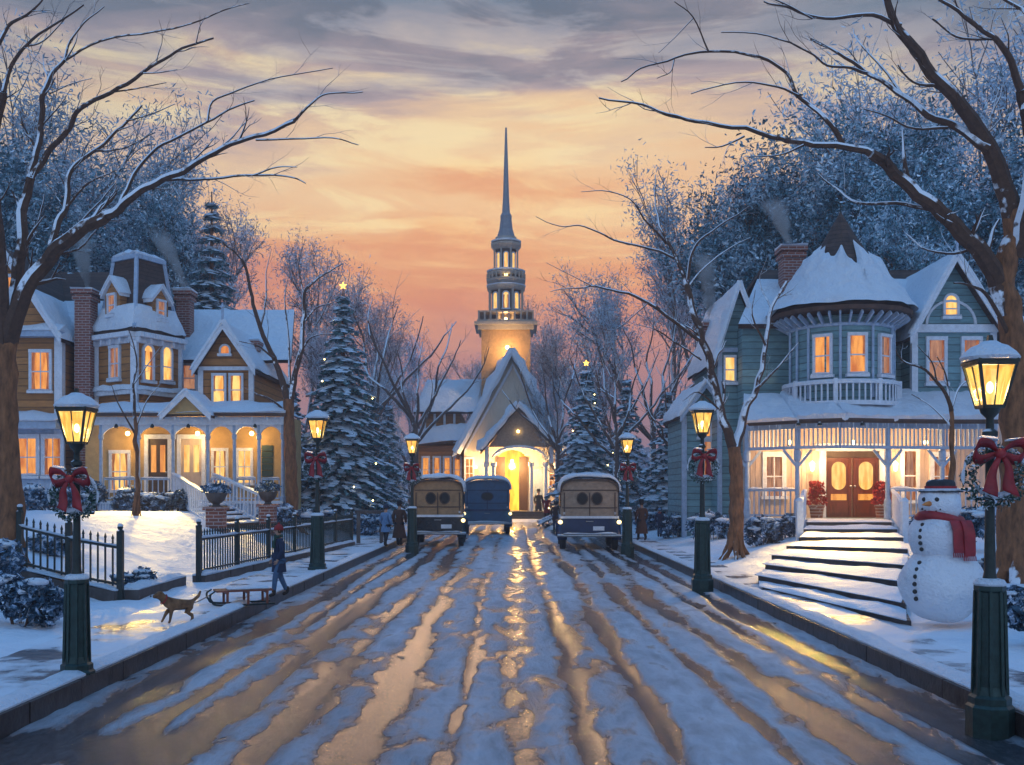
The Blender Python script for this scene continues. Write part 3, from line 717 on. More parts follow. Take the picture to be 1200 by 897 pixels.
window(LH, FRr, FRr.L*.27, Z(446, 33), .36, .95, 'win', arch=True, nx=0, ny=1, cas=.08); window(LH, FRr, FRr.L*.68, Z(446, 33.5), .36, .95, 'win', arch=True, nx=0, ny=1, cas=.08)
# recess D and gable E
dD = 35.2
D = Fr(X(200, dD), dD, X(262, dD), dD)
wall_poly(LH, D, [(0, zg), (D.L, zg), (D.L, Z(424, dD)), (0, Z(424, dD))], 'brown', -3, 0)
window(LH, D, D.L*.36, Z(458, dD), .38, .85, 'wind', nx=0)
roofquad(LH, D.pt(-.2, Z(427, dD), .3), D.pt(D.L+2.4, Z(427, dD), .3), D.pt(D.L+1.9, Z(368, dD+2.6), -2.6), D.pt(-.6, Z(368, dD+2.6), -2.6), .12, 'shingle', cover=1.0, seed=5)
dE = 33.2
E = Fr(X(234, dE), dE, X(296, dE), dE); ue = lambda px: X(px, dE)-E.o.x
zE0, zE1 = Z(430, dE), Z(384, dE)
wall_poly(LH, E, [(0, zg), (E.L, zg), (E.L, zE0), (ue(264), zE1), (0, zE0)], 'brown', -4.5, 0)
gable_roof(LH, E, 0, E.L, zE0, zE0, ue(264), zE1, -5, .3, .16, snow=1.0)
mb = MB(); mb.fb(E, ue(264)-.03, ue(264)+.03, zE1, zE1+.55, .3, .36); mb.lathe(E.pt(ue(264), zE1+.55, .33), [(.03, 0), (.07, .05), (.01, .2)], 8); mb.build('finial', 'bluewhite', LH)
mb = MB()
mb.fb(E, -.02, E.L+.02, zE0-.12, zE0, -.02, .07); mb.fb(E, -.05, .12, zg, zE0-.12, -.1, .05); mb.fb(E, E.L-.12, E.L+.03, zg, zE0-.12, -.1, .05); mb.fb(E, -.06, E.L+.06, Z(487, dE), Z(483, dE), -.02, .16)
mb.build('trim', 'white', LH)
window(LH, E, ue(264), Z(414, dE)-.02, .26, .12, 'winw', arch=True, nx=0, ny=0, cas=.06, snow=False)
window(LH, E, ue(257), Z(474, dE), .34, .92, 'win', nx=0, ny=1, cas=.07); window(LH, E, ue(277), Z(474, dE), .34, .92, 'win', nx=0, ny=1, cas=.07)
# ground floor back wall of the porch
dG = 32.45
G = Fr(X(100, dG), dG, X(330, dG), dG); ug = lambda px: X(px, dG)-G.o.x
wall_poly(LH, G, [(0, zg), (G.L, zg), (G.L, Z(486, dG)), (0, Z(486, dG))], 'yellowwall', -3.0, 0, 'ground_floor_wall')
nG = 0.0
window(LH, G, ug(141), 1.72, .5, 1.15, 'win', nx=1, ny=1, cas=.09, nn=nG, snow=False)
window(LH, G, ug(258), 1.95, .38, 1.0, 'win', nx=1, ny=1, cas=.08, nn=nG, snow=False); window(LH, G, ug(287), 1.95, .38, 1.0, 'win', nx=1, ny=1, cas=.08, nn=nG, snow=False)
def doorway(root, fr, uc, z0, w, h, mat, lit, nn, frame='white'):
    mb = MB(); mb.fb(fr, uc-w/2-.12, uc-w/2, z0, z0+h, nn-.02, nn+.1); mb.fb(fr, uc+w/2, uc+w/2+.12, z0, z0+h, nn-.02, nn+.1); mb.fb(fr, uc-w/2-.12, uc+w/2+.12, z0+h, z0+h+.14, nn-.02, nn+.12)
    fo = mb.build('door_frame', frame, root)
    mb = MB(); mb.fb(fr, uc-w/2, uc+w/2, z0, z0+h, nn+.002, nn+.04)
    for a, b in ((.12, .4),):
        for s_ in (-1, 1): mb.fb(fr, uc+s_*w*.24-w*.15, uc+s_*w*.24+w*.15, z0+h*a, z0+h*b, nn+.041, nn+.055)
    do = mb.build('door', mat, root)
    p = MB()
    for s_ in (-1, 1): p.fb(fr, uc+s_*w*.23-w*.13, uc+s_*w*.23+w*.13, z0+h*.46, z0+h*.9, nn+.041, nn+.05)
    p.build('pane', lit, do)
    k = MB(True); k.ball(fr.pt(uc+w*.42, z0+h*.46, nn+.08), .035, 8, 6); k.build('handle', 'chrome', do)
    return do
doorway(LH, G, ug(186), 1.38, .62, 1.95, 'dkwood', 'winw', nG); doorway(LH, G, ug(225), 1.38, .66, 1.95, 'cream', 'win', nG)
mb = MB()
for i in range(7): mb.fb(G, ug(307), ug(320), 1.75+i*.2, 1.93+i*.2, nG, nG+.05)
mb.build('shutter', 'greeniron', LH)
# porch
dP = 31.0
Pf = Fr(X(100, dP), dP, X(332, dP), dP); up = lambda px: X(px, dP)-Pf.o.x
zf, zt = 1.36, Z(498, dP)
mb = MB(); mb.fb(Pf, up(100), up(332), zg-.2, zf, -2, 0); mb.build('porch_floor', 'bluewhite', LH)
pxs = [116, 160, 201, 242, 273, 302, 330]
for px in pxs:
    mb = MB(); c = Pf.pt(up(px), 0, -.16); mb.lathe((c.x, c.y, 0), [(.09, zf), (.09, zf+.14), (.058, zf+.18), (.052, zt-.45), (.08, zt-.42), (.08, zt-.3), (.06, zt-.28), (.06, zt)], 10); mb.build('porch_post', 'bluewhite', LH)
mb = MB(); mb.fb(Pf, up(98), up(334), zt, zt+.24, -.28, 0)
for a, b in zip(pxs[:-1], pxs[1:]):
    ua_, ub_ = up(a), up(b); r = (ub_-ua_)/2; um = (ua_+ub_)/2; hh = .5
    pts = [(um-r*math.cos(PI*i/12), zt-.5+hh*.92*math.sin(PI*i/12)) for i in range(13)]
    for (u0, z0), (u1, z1) in zip(pts[:-1], pts[1:]): mb.fp(Pf, [(u0, z0), (u1, z1), (u1, zt), (u0, zt)], -.2, -.12)
mb.build('porch_fascia', 'white', LH)
roofquad(LH, Pf.pt(up(96), zt+.24, .22), Pf.pt(up(336), zt+.24, .22), Pf.pt(up(336)+.0, Z(478, dG), -1.6), Pf.pt(up(96), Z(478, dG), -1.6), .1, 'dshingle', 'porch_roof', 1.0, .16, 8)
# little pediment over the entry
zp0, zp1 = zt+.30, Z(463, dP)
wall_poly(LH, Pf, [(up(197), zp0), (up(247), zp0), (up(222), zp1)], 'yellowwall', -1.2, .3, 'pediment')
gable_roof(LH, Pf, up(197), up(247), zp0, zp0, up(222), zp1+.02, -1.3, .38, .12, .07, name='pediment_roof', snow=1.0, st=.1)
for a, b in ((116, 160), (160, 201), (242, 273), (273, 302), (302, 330)):
    railing(LH, [Pf.pt(up(a)+.1, zf, -.12), Pf.pt(up(b)-.1, zf, -.12)], .68, 'bluewhite', .15)
mb = MB()
n = 70
for i in range(n+1): u = up(101)+(up(331)-up(101))*i/n; mb.fb(Pf, u-.025, u+.025, zg-.1, zf-.06, .002, .03)
mb.fb(Pf, up(100), up(332), zf-.06, zf+.03, .002, .08); mb.build('porch_skirt', 'white', LH)
for px in (138, 222, 287):
    c = Pf.pt(up(px), zt-.22, -.8)
    mb = MB(True); mb.ball(c, .07, 10, 8); lo = mb.build('porch_lamp', 'bulb', LH)
    light('porch_light', (c.x, c.y, c.z-.14), 28, (1, .62, .22), .1)
for px, tgt in ((138, (-9.4, 24.6, .6)), (180, (-8.6, 24.2, .5)), (222, (-7.8, 24.6, .5)), (300, (-6, 26, .4))):
    c = Pf.pt(up(px), zt-.12, .12); spot('added_fill_spot', c, tgt, 1700, (1, .66, .17), 33)  # spot invented to throw yellow light onto the lawn
    mb = MB(True); mb.lathe((c.x, c.y, c.z+.02), [(.06, 0), (.05, .08), (.02, .12)], 10); mb.build('added_spot_housing', 'iron', LH)  # housing made up to give the invented spot a fixture
icicles(LH, Pf.pt(up(96), zt+.23, .2), Pf.pt(up(336), zt+.23, .2), 5)
icicles(LH, FRr.pt(0, ze-.02, .3), FRr.pt(FRr.L, ze-.02, .3), 6, L=.3)
# fanned front stairs of the left house
At, Bt = Vector((X(203, 30.5), 30.5)), Vector((X(250, 31.0), 31.0)); Ab, Bb = Vector((-7.55, 25.6)), Vector((-6.95, 28.1))
ST = thing('front_stairs', (-8, 28, .8), 'snowy wooden stairs with white railings leading up to the brown house', 'stairs')
mb = MB(); sn = MB(True); N = 6
for i in range(N):
    t0 = i/N; a, b = Ab.lerp(At, t0), Bb.lerp(Bt, t0); z = .72+(zf-.72)*(i+1)/N
    mb.plan([(a.x, a.y), (b.x, b.y), (Bt.x, Bt.y+.02*i), (At.x, At.y+.02*i)], .3, z-.012*0)
    t1 = (i+1)/N-.02; c, d = Bb.lerp(Bt, t1), Ab.lerp(At, t1)
    sn.snowq((a.x, a.y, z+.003), (b.x, b.y, z+.003), (c.x, c.y, z+.003), (d.x, d.y, z+.003), .07, 10, 4, .5, i)
mb.build('steps', 'dkwood', ST); sn.build('step_snow', 'snowb', ST)
railing(ST, [(At.x, At.y, zf+.02), (Ab.x-.05, Ab.y, .78)], .80, 'white', .27); railing(ST, [(Bt.x, Bt.y, zf+.02), (Bb.x, Bb.y+.05, .78)], .80, 'white', .27)
def urn(x, y, z, lab, seed):
    rng = random.Random(seed); r = thing('planter_urn', (x, y, z), lab, 'planter', 'stone planters at the foot of the brown house stairs')
    mb = MB(); mb.box(x-.26, x+.26, y-.26, y+.26, z-.15, z+.12); mb.box(x-.2, x+.2, y-.2, y+.2, z+.12, z+.62); mb.box(x-.26, x+.26, y-.26, y+.26, z+.62, z+.7); mb.build('pedestal', 'brickm', r)
    mb = MB(True); mb.lathe((x, y, z+.7), [(.12, 0), (.08, .06), (.2, .16), (.26, .3), (.28, .34)], 14); mb.build('bowl', 'stone', r)
    mb = MB()
    for i in range(260):
        a = rng.uniform(0, 2*PI); q = rng.random()**.5*.36; mb.card((x+q*math.cos(a), y+q*math.sin(a), z+1.05+rng.uniform(0, .34)*(1-q*1.6)), .05, rng)
    mb.build('plant', 'leafblue', r, fix=False)
urn(-7.25, 25.1, .60, 'brick planter with snowy evergreen left of the lowest stair of the brown house', 3); urn(-6.72, 28.2, .62, 'brick planter with snowy evergreen right of the lowest stair of the brown house', 4)
# ------------------------------------------------------------------ RIGHT HOUSE
RH = thing('teal_house', (X(985, 29.3), 29.3, .5), 'teal Victorian house with round turret and lit front porch on the right', 'house')
dW = 29.3
W = Fr(X(874, dW), dW, X(1205, dW), dW); uw = lambda px, d=dW: X(px, d)-W.o.x
zfl = .92
wall_poly(RH, W, [(0, .2), (W.L, .2), (W.L, Z(470, dW)), (0, Z(470, dW))], 'cream', -.4, 0, 'ground_floor_wall')
mb = MB(); mb.fb(W, 0, W.L, .2, Z(384, 29.8), -7, -.42); mb.build('upper_wall', 'teal', RH)
# main roof
zr0, zr1 = Z(386, 29.5), Z(318, 32)
roofquad(RH, W.pt(-.2, zr0, -.1), W.pt(W.L+.2, zr0, -.1), W.pt(W.L-1, zr1, -3.2), W.pt(1.2, zr1, -3.2), .14, 'shingle', cover=.8, seed=2)
roofquad(RH, W.pt(W.L-1, zr1+.05, -3.25), W.pt(1.2, zr1+.05, -3.25), W.pt(0, zr0, -7), W.pt(W.L, zr0, -7), .14, 'shingle', cover=0)
# left gable bay
dL = 30.4
Lg = Fr(X(842, dL), dL, X(892, dL), dL); ul = lambda px: X(px, dL)-Lg.o.x
zl0, zl1 = Z(408, dL), Z(338, dL)
wall_poly(RH, Lg, [(0, .2), (Lg.L, .2), (Lg.L, zl0), (ul(864), zl1), (0, zl0)], 'teal', -4, 0, 'bay_wall')
gable_roof(RH, Lg, 0, Lg.L, zl0, zl0, ul(864), zl1, -4.4, .3, .16, .1, snow=1.0, name='gable_roof')
mb = MB(); mb.fb(Lg, 0, Lg.L, zl0-.13, zl0, -.01, .08); mb.fb(Lg, -.02, .1, .2, zl0-.13, -.1, .05); mb.fb(Lg, Lg.L-.1, Lg.L+.02, .2, zl0-.13, -.1, .05); mb.build('trim', 'bluewhite', RH)
window(RH, Lg, ul(855), Z(448, dL), .26, .72, 'win', nx=0, ny=1, cas=.06); window(RH, Lg, ul(878), Z(444, dL), .26, .75, 'winw', nx=0, ny=1, cas=.06)
# low pale blue wing further left
dV = 31.5
V = Fr(X(800, dV), dV, X(852, dV), dV)
wall_poly(RH, V, [(0, .1), (V.L, .1), (V.L, Z(486, dV)), (V.L/2, Z(452, dV)), (0, Z(486, dV))], 'teal', -3, 0, 'side_wing_wall')
gable_roof(RH, V, 0, V.L, Z(486, dV), Z(486, dV), V.L/2, Z(452, dV), -3.2, .25, .12, .1, snow=1.0, trim='bluewhite', name='side_wing_roof')
mb = MB(); mb.fb(V, -.02, .12, .1, Z(488, dV), -.1, .06); mb.fb(V, V.L-.12, V.L+.02, .1, Z(488, dV), -.1, .06); mb.build('corner_board', 'bluewhite', RH)
window(RH, V, V.L*.64, Z(560, dV), .42, 1.1, 'wind', nx=1, ny=1, cas=.08); window(RH, V, V.L*.5, Z(512, dV), .3, .5, 'winw', nx=0, ny=0, cas=.07)
# right gable
dR = 28.9
Rg = Fr(X(1069, dR), dR, X(1166, dR), dR); ur = lambda px: X(px, dR)-Rg.o.x
zq0, zq1 = Z(386, dR), Z(306, dR)
wall_poly(RH, Rg, [(0, Z(484, dR)), (Rg.L, Z(484, dR)), (Rg.L, zq0), (ur(1114), zq1), (0, zq0)], 'teal', -5, 0, 'gable_wall')
gable_roof(RH, Rg, 0, Rg.L, zq0, zq0, ur(1114), zq1, -5.2, .4, .22, .12, snow=1.0, name='gable_roof')
mb = MB(); mb.fb(Rg, ur(1114)-.03, ur(1114)+.03, zq1, zq1+.9, .4, .46); mb.lathe(Rg.pt(ur(1114), zq1+.9, .43), [(.03, 0), (.06, .05), (.01, .3)], 8); mb.build('finial', 'bluewhite', RH)
mb = MB(); mb.fb(Rg, -.04, Rg.L+.04, zq0-.1, zq0+.12, -.02, .12); mb.fb(Rg, -.03, .14, Z(480, dR), zq0-.1, -.1, .06); mb.fb(Rg, Rg.L-.14, Rg.L+.03, Z(480, dR), zq0-.1, -.1, .06)
# arched inner board of the gable
hw = Rg.L/2
for i in range(14):
    a, b = PI*i/14, PI*(i+1)/14
    r1, r2 = hw*.62, hw*.56
    mb.fp(Rg, [(ur(1114)+r1*math.cos(a), zq0+.14+r1*.95*math.sin(a)), (ur(1114)+r1*math.cos(b), zq0+.14+r1*.95*math.sin(b)), (ur(1114)+r2*math.cos(b), zq0+.14+r2*.95*math.sin(b)), (ur(1114)+r2*math.cos(a), zq0+.14+r2*.95*math.sin(a))], .002, .05)
mb.build('trim', 'white', RH)
window(RH, Rg, ur(1114), Z(371, dR), .32, .42, 'win', arch=True, nx=0, ny=1, cas=.07)
window(RH, Rg, ur(1097), Z(449, dR), .42, 1.2, 'wind', nx=0, ny=1, cas=.09); window(RH, Rg, ur(1138), Z(449, dR), .42, 1.2, 'wind', nx=0, ny=1, cas=.09)
# turret
tc = Vector((X(985, 28.9), 28.9)); tr = 1.40
zt0, zt1 = Z(470, 27.6), Z(372, 28)
mb = MB(); mb.lathe((tc.x, tc.y, 0), [(tr, zt0), (tr, zt1)], 16, PI/16); mb.build('turret_wall', 'teal', RH)
for k, (deg, lit) in enumerate(((-58, 'winw'), (-20, 'winw'), (20, 'wind'), (58, 'winw'), (0, None))):
    if lit is None: continue
for deg, lit in ((-56, 'wind'), (-37, 'winw'), (0, 'winw'), (37, 'wind'), (56, 'winw')):
    a = math.radians(deg); c = tc+Vector((math.sin(a), -math.cos(a)))*tr*.985; u = Vector((math.cos(a), math.sin(a)))
    if abs(deg) == 56: continue
    fr = Fr(c.x-u.x*.5, c.y-u.y*.5, c.x+u.x*.5, c.y+u.y*.5)
    window(RH, fr, .5, Z(438, 27.5), .40, 1.02, lit, nx=0, ny=1, cas=.07, name='turret_window')
mb = MB()
for deg in range(-90, 91, 18):
    if deg % 36 == 0 and deg != 0 and abs(deg) < 40: continue
    if deg == 0: continue
    a = math.radians(deg); c = tc+Vector((math.sin(a), -math.cos(a)))*(tr+.02); mb.lathe((c.x, c.y, 0), [(.05, zt0+.1), (.04, zt0+.3), (.04, zt1-.3), (.06, zt1-.2)], 8)
mb.lathe((tc.x, tc.y, 0), [(tr+.03, zt1-.30), (tr+.06, zt1-.28), (tr+.06, zt1-.22), (tr+.03, zt1-.2)], 32)
for i in range(40):
    a = 2*PI*i/40; u = Vector((math.cos(a), math.sin(a))); p, q = tc+u*(tr+.02), tc+u*(tr+.42); mb.beam((p.x, p.y, zt1-.22), (q.x, q.y, zt1+.02), .05, .12)
mb.build('turret_trim', 'bluewhite', RH)
# balcony round the turret foot
mb = MB(); br = tr+.16
mb.lathe((tc.x, tc.y, 0), [(br+.08, zt0-.12), (br+.08, zt0)], 32)
mb.lathe((tc.x, tc.y, 0), [(br-.03, zt0+.46), (br+.05, zt0+.46), (br+.05, zt0+.52), (br-.03, zt0+.52)], 32)
for i in range(60):
    a = 2*PI*i/60; p = tc+Vector((math.cos(a), math.sin(a)))*br; mb.box(p.x-.02, p.x+.02, p.y-.02, p.y+.02, zt0, zt0+.47)
for i in range(8):
    a = 2*PI*i/8+PI/8; p = tc+Vector((math.cos(a), math.sin(a)))*br; mb.box(p.x-.05, p.x+.05, p.y-.05, p.y+.05, zt0, zt0+.6)
bo = mb.build('balcony', 'white', RH)
sn = MB(True); pts = [(tc.x+br*math.sin(math.radians(t)), tc.y-br*math.cos(math.radians(t)), zt0+.535) for t in range(-100, 101, 8)]; sn.tube(pts, [.045*(1+.4*nz(i*.7, 1)) for i in range(len(pts))], 7); sn.build('railing_snow', 'snowb', bo)
mb = MB(); zc = Z(360, 28); zt9 = Z(250, 28.9)
mb.lathe((tc.x, tc.y, 0), [(tr+.50, zc-.22), (tr+.54, zc-.1), (tr+.36, zc+.1), (tr+.05, zc+.5), (.98, zc+1.25), (.46, zc+2.05), (.03, zt9)], 16, PI/16); ro = mb.build('turret_roof', 'shingle', RH)
sn = MB(True); n = 170; k0 = 0
prof = [(tr+.55, zc-.09), (tr+.38, zc+.115), (tr+.07, zc+.515), (1.22, zc+.90), (1.0, zc+1.265), (.74, zc+1.65), (.49, zc+2.06)]
def pr(t):
    i = min(int(t), len(prof)-2); f = t-i; return (prof[i][0]*(1-f)+prof[i+1][0]*f, prof[i][1]*(1-f)+prof[i+1][1]*f)
for j in range(n):
    a = 2*PI*j/n
    top = 4.7+1.6*nz(math.cos(a)*1.5, math.sin(a)*1.5, 3, 2.3)+.9*nz(math.cos(a)*3, math.sin(a)*3, 1, 2)
    for i in range(9):
        t = top*i/8; r_, z_ = pr(t); th = .10*(1 if i not in (8,) else .1)*(1+.7*nz(math.cos(a)*2, math.sin(a)*2, t, 2)); th = .02 if i == 8 else th
        sn.v.append(Vector((tc.x+(r_+th)*math.cos(a), tc.y+(r_+th)*math.sin(a), z_+th*.8)))
for j in range(n):
    for i in range(8):
        j2 = (j+1) % n; sn.f.append((j*9+i, j2*9+i, j2*9+i+1, j*9+i+1))
sn.build('roof_snow', 'snowb', ro, fix=True)
mb = MB(); mb.tube([(tc.x, tc.y, zt9-.1), (tc.x, tc.y, zt9+.25)], [.03, .008], 6); mb.build('finial', 'iron', RH)
ch = chimney(RH, X(927, 31), 31, 5, Z(292, 31), .62, .6)
ch = chimney(RH, X(833, 33), 33, 2, Z(380, 33), .45, .5)
# porch
fx = [(874, 28.6), (932, 27.5), (985, 27.0), (1043, 27.4), (1105, 27.6), (1168, 27.6)]
fp_ = [Vector((X(p, d), d)) for p, d in fx]
mb = MB(); mb.plan([(v.x, v.y) for v in fp_]+[(fp_[-1].x, dW), (fp_[0].x, dW)], .1, zfl); mb.build('porch_floor', 'bluewhite', RH)
zev = Z(497, 27.3)
ro = None
for i in range(len(fp_)-1):
    a, b = fp_[i], fp_[i+1]; o_ = Vector((0, -.35)); a2 = a+o_; b2 = b+o_
    t0, t1 = i/5, (i+1)/5
    top = lambda v: (v.x*.94+tc.x*.06, dW-.2, Z(468, 29))
    if i:
        sb_ = MB(True); A_, B_ = Vector((a2.x, a2.y-.06, zev+.14)), Vector(top(a))+Vector((0, 0, .16)); sb_.tube([A_.lerp(B_, t/10) for t in range(11)], [.10*(1+.4*nz(t, i)) for t in range(11)], 8); sb_.build('roof_snow', 'snowb', RH)
    icicles(RH, (a2.x, a2.y+.02, zev+.01), (b2.x, b2.y+.02, zev+.01), i+20)
    q = roofquad(RH, (a2.x, a2.y, zev), (b2.x, b2.y, zev), top(b), top(a), .12, 'dshingle', 'porch_roof', 1.0, .17, i, .95)
mb = MB()
for i in range(len(fp_)-1):
    a, b = fp_[i], fp_[i+1]; fr = Fr(a.x, a.y, b.x, b.y)
    mb.fb(fr, 0, fr.L, zev-.12, zev+.06, -.1, .05); mb.fb(fr, 0, fr.L, zev-.66, zev-.58, -.08, .03)
    n = int(fr.L/.115)
    for j in range(n+1): u = fr.L*j/n; mb.fb(fr, u-.02, u+.02, zev-.6, zev-.1, -.05, -.01)
mb.build('spindle_frieze', 'bluewhite', RH)
posts = [(876, 28.5), (935, 27.5), (1041, 27.4), (1105, 27.65), (1166, 27.65)]
for px, d in posts:
    mb = MB(); x = X(px, d); y = d+.05; mb.lathe((x, y, 0), [(.10, zfl), (.10, zfl+.5), (.065, zfl+.58), (.06, zev-1.0), (.10, zev-.95), (.10, zev-.72), (.07, zev-.66), (.07, zev-.05)], 10)
    for sg in (-1, 1): mb.beam((x, y, zev-1.15), (x+sg*.38, y, zev-.68), .05, .07)
    mb.build('porch_post', 'bluewhite', RH)
def rp(px, d, z): return (X(px, d), d+.03, z)
railing(RH, [rp(878, 28.5, zfl), rp(933, 27.55, zfl)], .78, 'bluewhite', .15); railing(RH, [rp(1043, 27.45, zfl), rp(1105, 27.65, zfl), rp(1166, 27.65, zfl)], .78, 'bluewhite', .15)
for i, (a, b) in enumerate(zip(fp_[:-1], fp_[1:])):
    if i in (1, 2): continue
    mb = MB()
    fr = Fr(a.x, a.y, b.x, b.y); n = int(fr.L/.13); mb.fb(fr, 0, fr.L, zfl-.08, zfl+.03, .002, .07)
    for j in range(n+1): u = fr.L*j/n; mb.fb(fr, u-.03, u+.03, .15, zfl-.08, .002, .03)
    mb.build('porch_skirt', 'white', RH)
# double door with lit oval-topped panes
uc = uw(998); dw = 1.55; dh = 1.82
mb = MB()
for s_ in (-1, 1): mb.fb(W, uc+s_*(dw/2+.07)-.08, uc+s_*(dw/2+.07)+.08, zfl, zfl+dh+.08, -.02, .12)
mb.fb(W, uc-dw/2-.28, uc+dw/2+.28, zfl+dh+.08, zfl+dh+.30, -.02, .16); mb.build('door_frame', 'white', RH)
mb = MB(); mb.fb(W, uc-dw/2, uc+dw/2, zfl+dh-.1, zfl+dh+.08, .002, .05); mb.build('transom', 'dkwood', RH)
for s_ in (-1, 1):
    c = uc+s_*dw*.25; w2 = dw/2-.03
    mb = MB(); mb.fb(W, c-w2/2, c+w2/2, zfl+.02, zfl+dh-.11, .002, .05); mb.fb(W, c-w2*.36, c+w2*.36, zfl+.12, zfl+.42, .051, .07)
    for q in (-1, 1): mb.fb(W, c+q*w2*.42-.025, c+q*w2*.42+.025, zfl+.06, zfl+dh-.16, .051, .075)
    do = mb.build('door', 'door', RH)
    mb = MB(); r = w2*.27; zc_ = zfl+1.22
    mb.fp(W, [(c+r*math.cos(PI+PI*i/12), zc_-.22+r*math.sin(PI+PI*i/12)) for i in range(13)]+[(c+r*math.cos(PI*i/12), zc_+.18+r*math.sin(PI*i/12)) for i in range(13)], .051, .064); mb.build('pane', 'win', do)
    mb = MB(); mb.fb(W, c-w2*.3, c+w2*.3, zfl+.5, zfl+.68, .051, .066); mb.build('pane', 'winw', do)
    mb = MB(True); mb.ball(W.pt(uc+s_*.06, zfl+.9, .09), .035, 8, 6); mb.build('handle', 'chrome', do)
window(RH, W, uw(907), zfl+.62, .44, 1.12, 'wind', nx=1, ny=1, cas=.12, snow=False)
window(RH, W, uw(1103), zfl+.62, .44, 1.12, 'wind', nx=1, ny=1, cas=.12, snow=False); window(RH, W, uw(1066), zfl+.5, .34, 1.4, 'wind', nx=0, ny=1, cas=.1, snow=False)
for lo_, hi_ in ((0, uc-dw/2-.35), (uc+dw/2+.35, W.L)):
    mb = MB(); n = int((hi_-lo_)/.14)
    for i in range(n+1): u = lo_+(hi_-lo_)*i/n; mb.fb(W, u-.012, u+.012, zfl, zev, .002, .014)
    mb.build('wall_battens', 'cream', RH)
for px in (950, 1047):
    c = W.pt(uw(px), zfl+1.45, .16); mb = MB(True); mb.lathe(c, [(.02, -.12), (.05, -.09), (.07, .08), (.08, .1), (.01, .17)], 8); mb.build('wall_lamp', 'bulb', RH)
    light('porch_light', (c.x, c.y-.12, c.z+.05), 22, (1, .62, .30), .06)
for px in (925, 1000, 1085):
    c = Vector((X(px, 28.2), 28.2, zev-.45)); mb = MB(True); mb.ball(c, .06, 10, 8); mb.build('porch_lamp', 'bulb', RH)
    light('porch_light', (c.x, c.y, c.z-.13), 70, (1, .58, .24), .1)
for px, tgt, pw in ((960, (6.2, 20.6, .3), 2200), (1010, (7.2, 21, .4), 1300), (935, (5.4, 21.5, .3), 900)):
    c = Vector((X(px, 26.8), 26.75, zev-.10)); spot('added_fill_spot', c, tgt, pw*1.35, (1, .62, .16), 33)  # extra spots, not real porch lamps, added to brighten the steps
    mb = MB(True); mb.lathe((c.x, c.y, c.z+.02), [(.06, 0), (.05, .08), (.02, .10)], 10); mb.build('added_spot_housing', 'iron', RH)  # made-up fixture for the added step spot
def flowerpot(x, y, z, lab, seed):
    rng = random.Random(seed); r = thing('flower_pot', (x, y, z), lab, 'flower pot', 'pots of red flowers flanking the double door')
    mb = MB(True); mb.lathe((x, y, z), [(.16, 0), (.2, .3), (.22, .32), (.22, .38)], 14); mb.build('pot', 'brickm', r)
    mb = MB()
    for i in range(420):
        a = rng.uniform(0, 2*PI); t = rng.random(); q = rng.random()**.5*(.32-.14*t); mb.card((x+q*math.cos(a), y+q*math.sin(a), z+.4+t*.62), .055, rng)
    mb.build('flowers', 'redf', r, fix=False)
flowerpot(X(957, 28.6), 28.6, zfl, 'pot of tall red flowers left of the teal house double door', 1); flowerpot(X(1034, 28.6), 28.6, zfl, 'pot of tall red flowers right of the teal house double door', 2)
# steps from the pavement up to the porch
SP = thing('entrance_steps', (6, 20, .2), 'broad snow-covered stone steps fanning down from the teal house to the pavement', 'steps')
EDG = [((894, 693), (1068, 735), .12), ((889, 679), (1062, 713), .22), ((897, 666), (1064, 688), .32), ((904, 655), (1066, 668), .42), ((922, 644), (1064, 648), .52), ((936, 633.5), (1059, 634), .62), ((941, 624), (1052, 624), .72), ((945, 615.5), (1045, 615.5), .82)]
ed = []
for a, b, z in EDG:
    da, db = dist(a[1], z), dist(b[1], z); ed.append((Vector((X(a[0], da), da)), Vector((X(b[0], db), db)), z))
last = (Vector((X(946, 27.6), 27.6)), Vector((X(1043, 27.6), 27.6)), zfl)
ed.append(last); st = MB(); sn = MB(True)
for i in range(len(ed)-1):
    a, b, z = ed[i]; c, d = ed[i+1][1], ed[i+1][0]; zt_ = z+.10
    e0, e1 = (ed[i+2][0], ed[i+2][1]) if i+2 < len(ed) else (d, c)
    # slight wander of the worn edge
    E0 = [a.lerp(b, t) for t in (0, .25, .5, .75, 1)]; rr = (b-a).normalized(); nn_ = Vector((-rr.y, rr.x))
    E0 = [p+nn_*.05*nz(k*2.3, i*4.1) for k, p in enumerate(E0)]
    st.plan([(p.x, p.y) for p in E0]+[(c.x, c.y), (c.lerp(e1, .2).x, c.lerp(e1, .2).y), (d.lerp(e0, .2).x, d.lerp(e0, .2).y), (d.x, d.y)], zt_-.32, zt_-.035)
    k = -nn_*.06 if nn_.y > 0 else nn_*.06
    sn.snowq((E0[0].x+k.x, E0[0].y+k.y, zt_-.03), (E0[-1].x+k.x, E0[-1].y+k.y, zt_-.03), (c.x, c.y, zt_-.03), (d.x, d.y, zt_-.03), .045, 26, 8, .3, i)
st.build('steps', 'stone', SP); sn.build('step_snow', 'snow', SP)
for sg, px0, px1 in ((-1, 937, 944), (1, 1060, 1046)):
    a, b = (X(px0, 23.2), 23.2, .60), (X(px1, 27.5), 27.5, .92)
    railing(SP, [b, a], .76, 'white', .17)
    mb = MB(); mb.box(a[0]-.07, a[0]+.07, a[1]-.07, a[1]+.07, .3, 1.44); mb.lathe((a[0], a[1], 1.44), [(.1, 0), (.1, .03), (.03, .1)], 8); mb.build('newel_post', 'white', SP)
